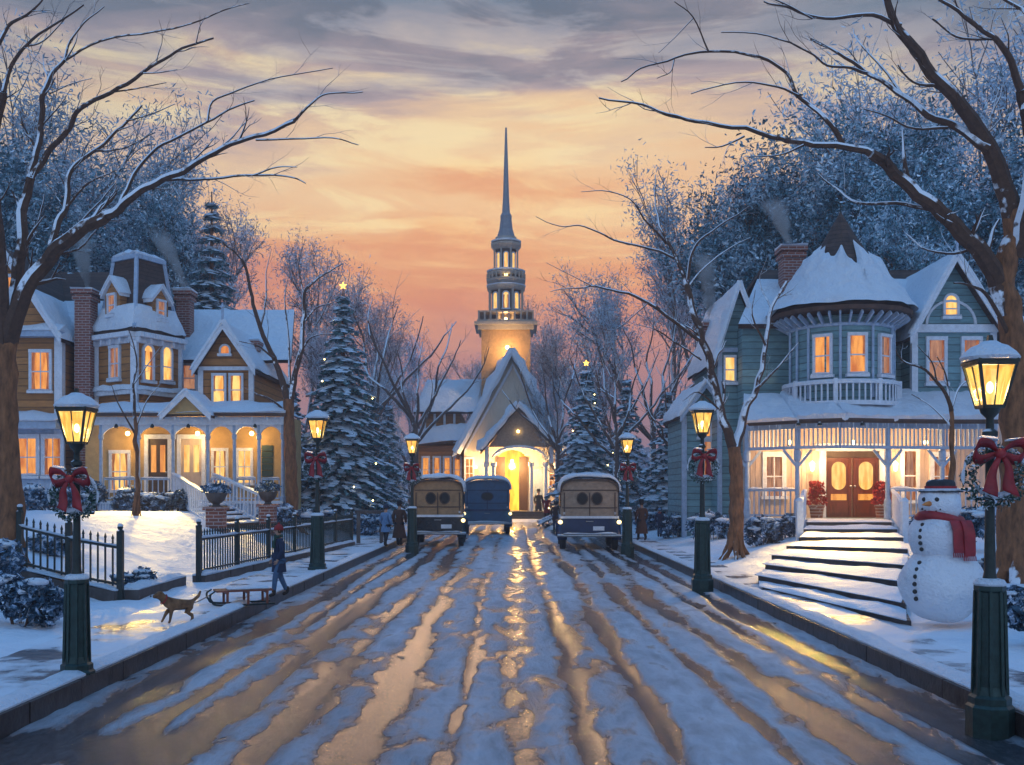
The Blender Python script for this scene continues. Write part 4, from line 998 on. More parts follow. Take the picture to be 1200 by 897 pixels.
# ------------------------------------------------------------------ CHURCH
dC = 62.0
CH = thing('church', (X(600, dC), dC, 0), 'small white gabled church with tall lit steeple at the end of the road', 'church')
Cf = Fr(X(544, dC), dC, X(656, dC), dC); cu = lambda px: X(px, dC)-Cf.o.x
za0 = Z(522, dC); zap = Z(418, dC); uA = cu(600)
wall_poly(CH, Cf, [(0, -.2), (Cf.L, -.2), (Cf.L, za0), (uA, zap), (0, za0)], 'gablecream', -14, 0)
gable_roof(CH, Cf, 0, Cf.L, za0, za0, uA, zap, -14.5, .6, .45, .22, 'dshingle', 1.0, trim='dkwood', st=.45)
mb = MB()   # second pale rake inside the gable
for a, b in (((0, za0), (uA, zap)), ((uA, zap), (Cf.L, za0))):
    mb.fp(Cf, [(a[0], a[1]-.55), (b[0], b[1]-.75), (b[0], b[1]-.45), (a[0], a[1]-.3)], .002, .14)
mb.build('gable_trim', 'white', CH)
# porch
pu0, pu1, puA = cu(570), cu(646), cu(607); pz0, pz1 = Z(524, 60), Z(478, 60)
arch = [(pu0+.15, pz0), (pu1-.15, pz0), (puA, pz1)]
wall_poly(CH, Cf, arch, 'tan', .6, 2.1, 'porch_gable')
gable_roof(CH, Cf, pu0, pu1, pz0, pz0, puA, pz1, .1, 2.5, .3, .14, 'dshingle', 1.0, trim='dkwood', name='porch_roof', st=.32)
mb = MB(); r = (pu1-pu0)/2-.35; um = (pu0+pu1)/2; zs = pz0-.85
for i in range(14):
    a, b = PI-PI*i/14, PI-PI*(i+1)/14
    mb.fp(Cf, [(um+r*math.cos(a), zs+.8*math.sin(a)), (um+r*math.cos(b), zs+.8*math.sin(b)), (um+r*math.cos(b), zs+.8*math.sin(b)+.16), (um+r*math.cos(a), zs+.8*math.sin(a)+.16)], 1.9, 2.25)
mb.fb(Cf, pu0-.05, pu0+.2, zs-.1, pz0+.02, 1.6, 2.2); mb.fb(Cf, pu1-.2, pu1+.05, zs-.1, pz0+.02, 1.6, 2.2)
mb.build('porch_arch', 'white', CH)
mb = MB(True); c = Cf.pt(puA, pz0+.9, 2.2); mb.ball(c, .08, 10, 8); mb.build('gable_lamp', 'bulb', CH)
for px in (571, 579, 622, 638):
    mb = MB(); u = cu(px); c = Cf.pt(u, 0, 1.9); mb.lathe((c.x, c.y, 0), [(.2, 0), (.2, .3), (.13, .35), (.11, zs-.35), (.18, zs-.25), (.18, zs-.05)], 10); mb.build('porch_column', 'white', CH)
mb = MB()
for i in range(3): mb.fb(Cf, pu0-.2-i*.2, pu1+.2+i*.2, -.15, .48-i*.15, .002, 2.4+i*.3)
mb.build('porch_steps', 'stone', CH)
du = cu(600); dz = Z(528, dC)
mb = MB(); mb.fb(Cf, du-.85, du+.85, .5, dz-.55, .002, .03)
mb.fp(Cf, [(du-.85, dz-.55), (du+.85, dz-.55)]+[(du+.85*math.cos(PI*i/10), dz-.55+.55*math.sin(PI*i/10)) for i in range(1, 10)], .002, .03); mb.build('open_doorway', 'churchdoor', CH)
mb = MB()
for a, b in ((-.95, -.42), (.42, .95)): mb.fb(Cf, du+a, du+b, .5, dz-.4, .04, .14)
mb.build('door', 'dkwood', CH)
for px in (550, 648): window(CH, Cf, cu(px), Z(572, dC), .42, 1.75, 'winw', nx=1, ny=3, cas=.1)
for px in (631,): 
    mb = MB(); mb.fb(Cf, cu(px)-.28, cu(px)+.28, .5, 3.0, .002, .1); mb.build('wall_panel', 'bluewhite', CH)
for px in (558, 651):
    c = Cf.pt(cu(px), 3.1, .45); mb = MB(True); mb.ball(c, .09, 10, 8); mb.build('wall_lamp', 'bulb', CH); light('added_church_fill', (c.x, c.y-.35, c.z+.2), 80, (1, .6, .24), .1)  # lamp and light added to brighten the church front
light('church_porch_light', tuple(Cf.pt(du, 3.2, 1.3)), 700, (1, .60, .22), .15)
mb = MB(True); mb.ball(Cf.pt(du, 3.45, 1.3), .1, 10, 8); mb.build('porch_lamp', 'bulb', CH)
# side aisle on the left
dS = 64.0
Sf = Fr(X(490, dS), dS, X(546, dS), dS); zs0 = Z(523, dS)
mb = MB(); mb.fb(Sf, 0, Sf.L, -.2, zs0, -8, 0); mb.build('aisle_wall', 'brown', CH)
for i, px in enumerate((499, 512, 524, 536)): window(CH, Sf, X(px, dS)-Sf.o.x, Z(565, dS), .34, 1.5, 'winw', nx=0, ny=1, cas=.1, name='aisle_window')
roofquad(CH, Sf.pt(-.5, zs0-.1, .6), Sf.pt(Sf.L+.4, zs0+.35, .6), Sf.pt(Sf.L+.4, Z(500, dS+.6), -.6), Sf.pt(-.3, Z(508, dS+.6), -.6), .15, 'dshingle', 'aisle_roof', 1.0, .3, 4)
mb = MB(); mb.fb(Sf, .1, Sf.L-.4, zs0, Z(482, dS), -7.5, -.7); mb.build('clerestory_wall', 'brown', CH)
mb = MB()
for i in range(4): u = .3+i*.62; mb.fb(Sf, u, u+.14, zs0+.2, Z(482, dS), -.7, -.55)
mb.build('clerestory_posts', 'white', CH)
roofquad(CH, Sf.pt(-.3, Z(485, dS), -.2), Sf.pt(Sf.L+.9, Z(485, dS), -.2), Sf.pt(Sf.L+1.2, Z(448, dS+3), -3.5), Sf.pt(.3, Z(448, dS+3), -3.5), .15, 'dshingle', 'aisle_roof', 1.0, .3, 6)
# tower and steeple
dT = 66.0; tx = X(593, dT); T = lambda py: Z(py, dT); w_ = lambda px: px/F*dT/2
TW = CH
def tb(mb, w, y0, y1): h_ = w_(w); mb.box(tx-h_, tx+h_, dT-h_, dT+h_, T(y0), T(y1))
mb = MB(); tb(mb, 56, 470, 385); mb.build('tower_wall', 'tan2', TW)
mb = MB(); tb(mb, 64, 391, 386); tb(mb, 72, 386, 382.5); tb(mb, 66, 382.5, 380)
n = 9; h_ = w_(62)
for i in range(n+1):
    x = tx-h_+2*h_*i/n
    for y in (dT-h_, dT+h_): mb.box(x-.05, x+.05, y-.05, y+.05, T(380), T(371))
    for xx in (tx-h_, tx+h_): mb.box(xx-.05, xx+.05, dT-h_+2*h_*i/n-.04, dT-h_+2*h_*i/n+.04, T(380), T(371))
tb(mb, 64, 371, 369.5); 
mb.build('tower_balcony', 'steeple', TW)
mb = MB(); mb.lathe((tx, dT, 0), [(w_(36), T(382)), (w_(36), T(340))], 8, PI/8); mb.build('belfry_wall', 'dkwood', TW)
mb = MB()
for j in range(8):
    a = PI/8+j*PI/4; mb.beam((tx+w_(41)*math.cos(a), dT+w_(41)*math.sin(a), T(381)), (tx+w_(41)*math.cos(a), dT+w_(41)*math.sin(a), T(338)), .14)
mb.lathe((tx, dT, 0), [(w_(44), T(342)), (w_(48), T(339)), (w_(48), T(337)), (w_(40), T(335))], 8, PI/8)
mb.lathe((tx, dT, 0), [(w_(42), T(334)), (w_(49), T(331)), (w_(49), T(329)), (w_(40), T(328))], 8, PI/8)
mb.lathe((tx, dT, 0), [(w_(44), T(325)), (w_(46), T(322)), (w_(44), T(320))], 8, PI/8)
for j in range(24):
    a = j*PI/12; mb.box(tx+w_(44)*math.cos(a)-.05, tx+w_(44)*math.cos(a)+.05, dT+w_(44)*math.sin(a)-.05, dT+w_(44)*math.sin(a)+.05, T(329), T(322))
mb.lathe((tx, dT, 0), [(w_(37), T(336)), (w_(37), T(327))], 8, PI/8)
mb.build('belfry_trim', 'steeple', TW)
for deg in (-45, 0, 45):
    a = math.radians(deg); c = Vector((tx, dT))+Vector((math.sin(a), -math.cos(a)))*(w_(36)*math.cos(PI/8)); u = Vector((math.cos(a), math.sin(a))); fr = Fr(c.x-u.x*.5, c.y-u.y*.5, c.x+u.x*.5, c.y+u.y*.5)
    window(TW, fr, .5, T(364), .34, .85, 'win', arch=True, nx=0, ny=0, cas=.08, snow=False, name='belfry_window')
mb = MB(); mb.lathe((tx, dT, 0), [(w_(25), T(326)), (w_(25), T(290))], 8, PI/8); mb.build('lantern_stage_wall', 'dkwood', TW)
mb = MB()
for j in range(8):
    a = PI/8+j*PI/4; mb.beam((tx+w_(29)*math.cos(a), dT+w_(29)*math.sin(a), T(326)), (tx+w_(29)*math.cos(a), dT+w_(29)*math.sin(a), T(289)), .11)
mb.lathe((tx, dT, 0), [(w_(30), T(294)), (w_(38), T(289)), (w_(38), T(287)), (w_(28), T(284)), (w_(26), T(279))], 8, PI/8)
mb.build('lantern_stage_trim', 'steeple', TW)
for deg in (-45, 0, 45):
    a = math.radians(deg); c = Vector((tx, dT))+Vector((math.sin(a), -math.cos(a)))*(w_(25)*math.cos(PI/8)); u = Vector((math.cos(a), math.sin(a))); fr = Fr(c.x-u.x*.5, c.y-u.y*.5, c.x+u.x*.5, c.y+u.y*.5)
    window(TW, fr, .5, T(316), .24, .85, 'win', arch=True, nx=0, ny=0, cas=.06, snow=False, name='belfry_window')
tx2 = X(589, dT)
mb = MB(); mb.lathe((tx, dT, 0), [(w_(24), T(281)), (w_(17), T(270)), (w_(14), T(258)), (w_(14.5), T(254)), (w_(10), T(250)), (w_(8), T(235)), (w_(5), T(190)), (w_(2.2), T(150))], 8, PI/8); mb.build('spire', 'spire', TW)
mb = MB(True)
for i, (w, y) in enumerate(((66, 380), (47, 337), (46, 320), (36, 285))): mb.lathe((tx, dT, 0), [(w_(w)*.98, T(y)+.005), (w_(w)*1.0, T(y)+.09), (w_(w)*.8, T(y)+.16), (w_(w)*.5, T(y)+.17)], 16 if i else 4, PI/16 if i else PI/4)
mb.build('steeple_snow', 'snowb', TW)
for zz_, ww_ in ((T(378), 56), (T(326), 42)):
    light('steeple_light', (tx, dT-w_(ww_), zz_+.18), 22, (1, .6, .25), .08)  # balcony lights added to brighten the steeple
    mb = MB(True); mb.lathe((tx, dT-w_(ww_), zz_), [(.07, -.1), (.09, .02), (.03, .05)], 8); mb.build('floodlight', 'bulb', CH)  # fixture made up for the added balcony light
light('steeple_light', (tx+.1, dT-w_(56)-1.1, T(414)), 300, (1, .62, .22), .2)
mb = MB(True); mb.ball((tx+.1, dT-w_(56)-1.1, T(414)-.0), .12, 8, 6); mb.build('floodlight', 'bulb', CH)
# ------------------------------------------------------------------ SNOWMAN
def snowman():
    d = 11.7; x = X(1103, d); z0 = hgt(x, d)+.10
    r = thing('snowman', (x, d, z0), 'snowman with red scarf, black hat and coal buttons standing by the steps', 'snowman')
    s = MB('all'); s.ball((x, d, z0+.40), .455, 40, 28, .10, (1, 1, .97)); s.build('lower_ball', 'sm', r)
    s = MB('all'); s.ball((x-.02, d-.02, z0+.93), .345, 36, 24, .10, (1, 1, .92)); s.build('middle_ball', 'sm', r)
    s = MB('all'); hc = Vector((x-.035, d-.04, z0+1.32)); s.ball(hc, .235, 32, 22, .08); s.build('head', 'sm', r)
    face = Vector((-.76, -.65, 0)).normalized(); side = Vector((face.y, -face.x, 0))
    def on(c, R, yaw, el):
        q = face*math.cos(yaw)+side*math.sin(yaw); return Vector(c)+(q*math.cos(el)+Vector((0, 0, 1))*math.sin(el))*R
    for yw in (-.34, .34): s = MB(True); s.ball(on(hc, .228, yw, .22), .026, 10, 8); s.build('eye', 'coal', r)
    s = MB(True); a = on(hc, .215, 0, .02); s.tube([a, a+face*.10+Vector((0, 0, -.005)), a+face*.19+Vector((0, 0, -.015))], [.034, .022, .003], 10); s.build('nose', 'carrot', r)
    for k in range(6):
        s = MB(True); y_ = -.5+k*.2; s.ball(on(hc, .228, y_, -.42+.16*(y_/.5)**2), .014, 8, 6); s.build('mouth_stone', 'coal', r)
    bf = Vector((-.86, -.5, 0)).normalized(); bs = Vector((bf.y, -bf.x, 0))
    for k in range(5):
        el = .5-k*.22; c = Vector((x-.02, d-.02, z0+.93)); s = MB(True); s.ball(c+(bf*math.cos(el)*1.0+Vector((0, 0, .94))*math.sin(el))*.345, .024, 10, 8); s.build('button', 'coal', r)
    for k in range(6):
        el = .62-k*.19; c = Vector((x, d, z0+.40)); s = MB(True); s.ball(c+(bf*math.cos(el)+Vector((0, 0, .97))*math.sin(el))*.457, .026, 10, 8); s.build('button', 'coal', r)
    # scarf: a wrapped roll and two hanging ends
    s = MB(True); pts = []
    for i in range(25):
        a = 2*PI*i/24; pts.append(Vector((x-.03+.215*math.cos(a), d-.03+.215*math.sin(a), z0+1.155+.02*math.sin(a*2)-.02*math.cos(a))))
    s.tube(pts, .058, 10, False)
    for (o1, o2, w, L) in ((.02, .05, .07, .36), (.13, .17, .065, .40)):
        k = len(s.v); n = 10
        for i in range(n+1):
            t = i/n; cx = x+o1+(o2-o1)*t; zz = z0+1.14-L*t; rr = math.sqrt(max(.0, .36**2-min(.36, abs(zz-(z0+.93)))**2)) if zz < z0+1.2 else .2
            yy = d-.02-max(.22, rr)-.03-.01*math.sin(t*7)
            for q in (-1, 1): s.v.append(Vector((cx+q*w, yy+.012*q, zz))); 
            for q in (1, -1): s.v.append(Vector((cx+q*w, yy+.028+.012*q, zz)))
        for i in range(n):
            for j in range(4): s.f.append((k+4*i+j, k+4*i+(j+1) % 4, k+4*i+4+(j+1) % 4, k+4*i+4+j))
        s.f.append((k, k+1, k+2, k+3)); s.f.append(tuple(k+4*n+j for j in (3, 2, 1, 0)))
        for i in range(7): s.tube([(cx-w+w*2*i/6, yy+.01, zz), (cx-w+w*2*i/6, yy, zz-.05)], .007, 4)
    s.build('scarf', 'red', r)
    s = MB(True); hz = z0+1.47
    s.lathe((x-.02, d-.03, hz), [(.235, -.02), (.245, -.005), (.165, .012), (.155, .09), (.13, .12), (.06, .13)], 24); h = s.build('hat', 'felt', r)
    s = MB(True); s.lathe((x-.02, d-.03, hz), [(.172, .016), (.174, .05), (.168, .052)], 24); s.build('hat_band', 'redf', h)
    s = MB(True); s.lathe((x-.02, d-.03, hz), [(.225, .0), (.23, .012), (.17, .025)], 24); s.build('hat_snow', 'snowb', h)
snowman()
# ------------------------------------------------------------------ VINTAGE CARS
def car(x, y, z, body, cabin, label, w=1.6, hgt_=2.05, L=3.9, oval=False, plate=True, rot=0.0, back=True):
    r = thing('vintage_car', (x, y, z), label, 'car', 'vintage cars on the snowy road'); r['_o'] = (0, 0, 0); r.rotation_euler.z = rot
    fr = Fr(-w/2, 0, w/2, 0)
    def arcprof(u0, u1, z0, zs, zt, n=14):
        m_ = (u0+u1)/2; R = (u1-u0)/2
        return [(u0, z0), (u1, z0)]+[(m_+R*math.copysign(abs(math.cos(PI*i/n))**.55, math.cos(PI*i/n)), zs+(zt-zs)*math.sin(PI*i/n)**.8) for i in range(n+1)]
    zc0, zs, zt_ = .98, hgt_-.34, hgt_
    # lower coachwork with a beltline and sloping bonnet in front
    b = MB(True); b.fp(fr, [(.10, .42), (w-.10, .42), (w-.04, .62), (w-.04, zc0), (.04, zc0), (.04, .62)], -L*.62, -.02)
    b.fp(fr, [(.28, .45), (w-.28, .45), (w-.30, 1.12), (w/2, 1.2), (.30, 1.12)], -L, -L*.62-.003)
    bo = b.build('body', body, r)
    t = MB(); t.fb(fr, .02, w-.02, zc0-.035, zc0+.035, -L*.62, .02); t.fb(fr, .10, w-.10, .44, .50, -.03, .02); t.build('belt_trim', 'white' if body != 'blue' else 'navy', bo)
    dc = MB(); dc.fb(fr, w*.16, w*.84, .56, .90, -.025, .012)
    for u in (w*.2, w*.8): dc.fb(fr, u-.03, u+.03, .84, .93, .013, .035)
    dc.build('tailgate', body, bo)
    hd = MB(True); hd.tube([fr.pt(w/2-.1, .86, .02), fr.pt(w/2-.08, .86, .05), fr.pt(w/2+.08, .86, .05), fr.pt(w/2+.1, .86, .02)], .012, 6); hd.build('handle', 'chrome', bo)
    c = MB(True); c.fp(fr, arcprof(.05, w-.05, zc0+.036, zs, zt_), -L*.60, 0); co = c.build('cabin', cabin, r)
    rb = MB()
    for u in (.12, w/2-.015, w-.15): rb.fb(fr, u, u+.03, zc0+.04, zs-.02, .001, .022)
    rb.fb(fr, .07, w-.07, 1.24, 1.265, .001, .018); rb.fb(fr, .09, w-.09, 1.745, 1.77, .001, .018); rb.build('cabin_ribs', 'dkwood' if not oval else 'navy', co)
    for sg in (-1, 1):
        hg = MB(); hg.fb(fr, w/2+sg*(w/2-.13)-.03, w/2+sg*(w/2-.13)+.03, 1.06, 1.13, .023, .04); hg.build('hinge', 'chrome', co)
    rm = MB(True)
    p = arcprof(.0, w, zc0, zs, zt_+.04)[2:]; q = arcprof(.06, w-.06, zc0, zs, zt_-.01)[2:]
    for i in range(len(p)-1): rm.fp(fr, [p[i], p[i+1], q[i+1], q[i]], -L*.62, .07)
    rm.build('roof', cabin if oval else 'dkwood', r)
    sn = MB(True); k0 = 0; nn = 14; m_ = 10
    pts = [pt for pt in arcprof(-.02, w+.02, zc0, zs, zt_+.045)[2:]]
    for j in range(m_+1):
        n_ = .10-(L*.62+.10)*j/m_
        for i, (u, zz) in enumerate(pts):
            e = (1 if 1 <= i < len(pts)-1 else .1)*(1 if 0 < j < m_ else .55); th = (.05+.10*math.sin(PI*i/nn))*e*(1+.5*nz(u*2+x, n_*2, y, 2))
            sn.v.append(fr.pt(u+(u-w/2)*.02, zz+th+.004, n_))
    W_ = len(pts)
    for j in range(m_):
        for i in range(W_-1): sn.f.append((j*W_+i, j*W_+i+1, (j+1)*W_+i+1, (j+1)*W_+i))
    so = sn.build('roof_snow', 'snowb', r); md = so.modifiers.new('t', 'SOLIDIFY'); md.thickness = .05; md.offset = -1
    def pane(mb, uc, zc, a, b_, n0, n1): mb.fp(fr, [(uc+a*math.cos(2*PI*i/16), zc+b_*math.sin(2*PI*i/16)) for i in range(16)], n0, n1)
    ws = [(w/2, .22, .15)] if oval else [(w/2-.21, .13, .15), (w/2+.21, .13, .15)]
    for uc_, a, b_ in ws:
        f = MB(); pane(f, uc_, 1.52, a+.035, b_+.035, .001, .03); fo = f.build('rear_window', 'dkwood' if not oval else 'navy', r)
        g_ = MB(); pane(g_, uc_, 1.52, a, b_, .031, .04); g_.build('pane', M['wglass'], fo)
    bm_ = MB(True); bm_.tube([fr.pt(-.05, .46, .10), fr.pt(.15, .46, .22), fr.pt(w-.15, .46, .22), fr.pt(w+.05, .46, .10)], .04, 8)
    for u in (.4, w-.4): bm_.tube([fr.pt(u, .46, .22), fr.pt(u, .50, -.05)], .022, 6)
    bb = bm_.build('bumper', 'chrome', r)
    s2 = MB(True); s2.snowq(fr.pt(.1, .50, .26), fr.pt(w-.1, .50, .26), fr.pt(w-.1, .50, .17), fr.pt(.1, .50, .17), .05, 12, 2, .5, x); s2.build('bumper_snow', 'snowb', bb)
    if plate:
        f = MB(); f.fb(fr, w/2+.10, w/2+.42, .60, .72, .013, .03); f.build('number_plate', 'white', r)
    for sg in (-1, 1):
        t = MB(True); t.lathe(fr.pt(w/2+sg*(w/2-.02), .84, .06), [(.03, -.05), (.06, -.02), (.06, .03), (.02, .06)], 10); t.build('tail_lamp', 'carlamp', r)
        for yb, fen in ((.62, 1), (L*.82, 1)):
            wx = sg*(w/2-.10)
            ty = MB(True); n = 28; pr_ = [(.20, -.075), (.30, -.085), (.345, -.06), (.36, 0), (.345, .06), (.30, .085), (.20, .075)]
            for i in range(n):
                a = 2*PI*i/n
                for rr, xx in pr_: ty.v.append(Vector((wx+xx, yb+rr*math.cos(a), .36+rr*math.sin(a))))
            m7 = len(pr_)
            for i in range(n):
                for j in range(m7): ty.f.append((i*m7+j, i*m7+(j+1) % m7, ((i+1) % n)*m7+(j+1) % m7, ((i+1) % n)*m7+j))
            wh = MB(True)
            for i in range(10): a = 2*PI*i/10; wh.tube([(wx, yb, .36), (wx, yb+.22*math.cos(a), .36+.22*math.sin(a))], .014, 5)
            wh.lathe((wx, yb, .36), [(.05, -.05), (.05, .05)], 10)
            wo = wh.build('wheel', 'dkwood', r); ty.build('tyre', 'rubber', wo)
            fe = MB(True); prev = None; n = 12
            for i in range(n+1):
                a = math.radians(-8+196*i/n); 
                for xx, R_ in ((-.13, .43), (.0, .46), (.14, .42)): fe.v.append(Vector((wx+sg*.02+xx, yb+.03+R_*1.08*math.cos(a), .38+R_*math.sin(a))))
            for i in range(n):
                for j in range(2): fe.f.append((i*3+j, i*3+j+1, i*3+4+j, i*3+3+j))
            fo = fe.build('fender', body, r); md = fo.modifiers.new('t', 'SOLIDIFY'); md.thickness = .03
        # side windows
        for yb in (.35, 1.35):
            f = MB(); xx = sg*(w/2-.05); a, b_ = sorted((xx-.01*sg, xx+.02*sg)); f.box(a, b_, yb, yb+.75, 1.25, 1.66); fo = f.build('side_window', 'dkwood', r)
            a, b_ = sorted((xx+.021*sg, xx+.03*sg)); g_ = MB(); g_.box(a, b_, yb+.06, yb+.69, 1.3, 1.61); g_.build('pane', M['wglass'], fo)
    if not oval:
        sp = MB(True)
    return r
m, nt, out = newmat('dark_window_glass')
p = nd(nt, 'ShaderNodeBsdfPrincipled', {'Base Color': (.008, .008, .01, 1), 'Roughness': .2, 'Specular IOR Level': .3}); nt.links.new(p.outputs[0], out.inputs[0]); M['wglass'] = m
car(X(513, 31), 31, -.05, 'black', 'tan2', 'parked vintage wagon with golden cabin and black tailgate on the left of the road', w=1.58, rot=math.radians(1.5))
car(X(691, 29.4), 29.4, -.05, 'navy', 'tan', 'parked vintage wagon with tan cabin and dark blue tailgate on the right of the road', w=1.72, rot=math.radians(-1.5))
car(X(571, 40), 40, -.05, 'blue', 'blue', 'blue vintage car with one oval rear window driving toward the church', w=1.84, hgt_=2.12, oval=True, plate=False, rot=math.radians(2))
# ------------------------------------------------------------------ PEOPLE
def skin_obj(name, mat, parent, joints, edges, root=0, sub=2, flat=None):
    me = bpy.data.meshes.new(name); me.from_pydata([j[0] for j in joints], edges, []); me.materials.append(M[mat] if isinstance(mat, str) else mat)
    o = bpy.data.objects.new(name, me); COL.objects.link(o); o.parent = parent
    md = o.modifiers.new('skin', 'SKIN'); md.use_smooth_shade = True; md.branch_smoothing = .6
    for i, j in enumerate(joints):
        rr = j[1]; sv = me.skin_vertices[0].data[i]; sv.radius = rr if isinstance(rr, tuple) else (rr, rr); sv.use_root = (i == root)
    md = o.modifiers.new('sub', 'SUBSURF'); md.levels = sub; md.render_levels = sub
    return o
def person(loc, h, face, label, coat, legs, hat=None, scarf=None, skirt=False, step=.16, group=None, arms=None, detail=True):
    """standing or walking figure; local +(-y) is the way it faces, turned by `face`; h = height"""
    r = thing('person', loc, label, 'person', group); r['_o'] = (0, 0, 0); r.rotation_euler.z = face; k = h/1.75
    V = lambda x, y, z: Vector((x*k, y*k, z*k)); R = lambda a, b=None: (a*k, (b or a)*k)
    st = step
    J = [(V(0, 0, .93), R(.125, .10)), (V(0, -.01, 1.12), R(.125, .095)), (V(0, 0, 1.32), R(.15, .10)), (V(0, 0, 1.44), R(.08, .07)), (V(0, -.01, 1.52), R(.052)), (V(0, -.02, 1.60), R(.085, .095)), (V(0, -.015, 1.68), R(.078, .088)), (V(0, -.01, 1.725), R(.045, .05)),
         (V(.10, 0, .86), R(.095)), (V(.10, -st*.6, .50), R(.06)), (V(.10, -st*.8, .12), R(.042)), (V(.10, -st*.8-.09, .05), R(.04, .03)),
         (V(-.10, 0, .86), R(.095)), (V(-.10, st*.3, .50), R(.06)), (V(-.10, st*1.1, .14), R(.042)), (V(-.10, st*1.0-.06, .05), R(.04, .03)),
         (V(.19, 0, 1.40), R(.06)), (V(.25, .02, 1.14), R(.045)), (V(.24, -.10, .92), R(.034)),
         (V(-.19, 0, 1.40), R(.06)), (V(-.25, .02, 1.14), R(.045)), (V(-.24, -.10, .92), R(.034))]
    if arms: 
        for i, v in arms.items(): J[i] = (V(*v), J[i][1])
    E = [(0, 1), (1, 2), (2, 3), (3, 4), (4, 5), (5, 6), (6, 7), (0, 8), (8, 9), (9, 10), (10, 11), (0, 12), (12, 13), (13, 14), (14, 15), (2, 16), (16, 17), (17, 18), (2, 19), (19, 20), (20, 21)]
    # mitten-like gloved hands with a separate thumb and fingers
    for i in (18, 21):
        a = J[i][0]; prev = J[i-1][0]; dr = (a-prev).normalized(); n = len(J); sx = 1 if i == 18 else -1
        J.append((a+dr*.055*k, R(.032, .018))); E.append((i, n))
        if detail:
            for f_, L in enumerate((.062, .072, .068, .052)):
                q = len(J); off = Vector((0, (f_-1.5)*.019*k, 0)); J.append((J[n][0]+dr*.03*k+off, R(.010))); J.append((J[n][0]+dr*(.03+L*.7)*k+off+Vector((-sx*.022*k, 0, 0)), R(.008))); E += [(n, q), (q, q+1)]
            q = len(J); J.append((a+dr*.03*k+Vector((-sx*.01*k, -.045*k, 0)), R(.011))); J.append((a+dr*.07*k+Vector((-sx*.02*k, -.058*k, 0)), R(.009))); E += [(n, q), (q, q+1)]
    skin_obj('body', 'skin', r, J, E)
    off = .022*k
    g = lambda ids, mul=1.0, ad=.02: [(J[i][0].copy(), tuple(v*mul+ad*k for v in J[i][1])) for i in ids]
    skin_obj('coat', coat, r, g([0, 1, 2, 3, 16, 17, 18, 19, 20, 21]), [(0, 1), (1, 2), (2, 3), (2, 4), (4, 5), (5, 6), (2, 7), (7, 8), (8, 9)])
    s = MB(True); n = 20; zb_ = .32 if skirt else .62
    s.lathe((0, 0, 0), [(.165*k, 1.10*k), (.165*k, 1.0*k), (.19*k, .85*k), ((.29 if skirt else .215)*k, zb_*k), ((.28 if skirt else .205)*k, zb_*k+.005), (.10*k, .95*k)], n, 0, 1.0, .82)
    s.build('coat_skirt', coat, r)
    skin_obj('trousers', legs, r, g([0, 8, 9, 10, 12, 13, 14], 1.0, .014), [(0, 1), (1, 2), (2, 3), (0, 4), (4, 5), (5, 6)])
    for a, b in ((10, 11), (14, 15)):
        skin_obj('boot', CL['boot'], r, [(J[a][0]+V(0, 0, .12), R(.06)), (J[a][0]+V(0, .01, -.03), R(.058)), (J[b][0]+V(0, -.03, 0), R(.05, .04))], [(0, 1), (1, 2)])
    # face: brow, nose, eyes, mouth, ears
    hc = Vector((0, -.018*k, 1.63*k))
    for sx in (-1, 1):
        s = MB(True); s.ball(hc+V(sx*.033, -.088, .005), .011*k, 8, 6); s.build('eye', 'coal', r)
        s = MB(True); s.ball(hc+V(sx*.086, .01, -.005), .020*k, 8, 6, 0, (.5, .8, 1.3)); s.build('ear', 'skin', r)
    s = MB(True); s.tube([hc+V(0, -.088, .008), hc+V(0, -.112, -.028), hc+V(0, -.092, -.036)], [.008*k, .014*k, .009*k], 8); s.build('nose', 'skin', r)
    s = MB(True); s.tube([hc+V(-.022, -.088, -.058), hc+V(0, -.094, -.060), hc+V(.022, -.088, -.058)], .0055*k, 6); s.build('mouth', 'redf', r)
    s = MB(True)
    s.lathe(hc+V(0, .014, 0), [(.05*k, -.075*k), (.088*k, -.05*k), (.098*k, .02*k), (.09*k, .07*k), (.05*k, .108*k), (.01*k, .115*k)], 18, 0, .98, .98)
    for v in s.v:
        if v.y < hc.y-.03*k and v.z < hc.z+.045*k: v.y = hc.y-.03*k
    s.build('hair', CL['hair'], r)
    if hat:
        s = MB(True)
        if hat[1] == 'cap': s.lathe(hc+V(0, .01, .035), [(.112*k, -.03*k), (.118*k, .0), (.108*k, .05*k), (.07*k, .10*k), (.02*k, .118*k)], 18); s.ball(hc+V(0, .01, .165), .03*k, 10, 8)
        else: s.lathe(hc+V(0, .01, .04), [(.17*k, -.008*k), (.17*k, .005*k), (.102*k, .015*k), (.098*k, .11*k), (.07*k, .13*k), (.02*k, .12*k)], 20)
        s.build('hat', CL[hat[0]], r)
    if scarf:
        s = MB(True); s.tube([V(.085*math.cos(2*PI*i/14), .075*math.sin(2*PI*i/14)-.01, 1.49+.012*math.sin(4*PI*i/14)) for i in range(15)], .034*k, 8, False)
        s.tube([V(.04, -.10, 1.47), V(.05, -.135, 1.35), V(.05, -.14, 1.2)], [.03*k, .036*k, .034*k], 8); s.build('scarf', CL[scarf], r)
    return r
def ppl(px, pyb, pyt, **k):
    side = 1 if px > 600 else -1
    z = -.02 if abs(px-600)/F*dist(pyb, 0) < 3.4 else .16
    d = dist(pyb, z); x = X(px, d)
    if z > 0: z = hgt(x, d)+.04; d = dist(pyb, z); x = X(px, d)
    return person((x, d, z), (pyb-pyt)/F*d, **k)
GP = 'people out walking near the cars and church'
ppl(327, 700, 616, face=math.radians(-62), label='child in dark coat with red hat and blue trousers walking by the left iron fence', coat=CL['navy'], legs=CL['jeans'], hat=('redw', 'cap'), scarf='green', step=.2)
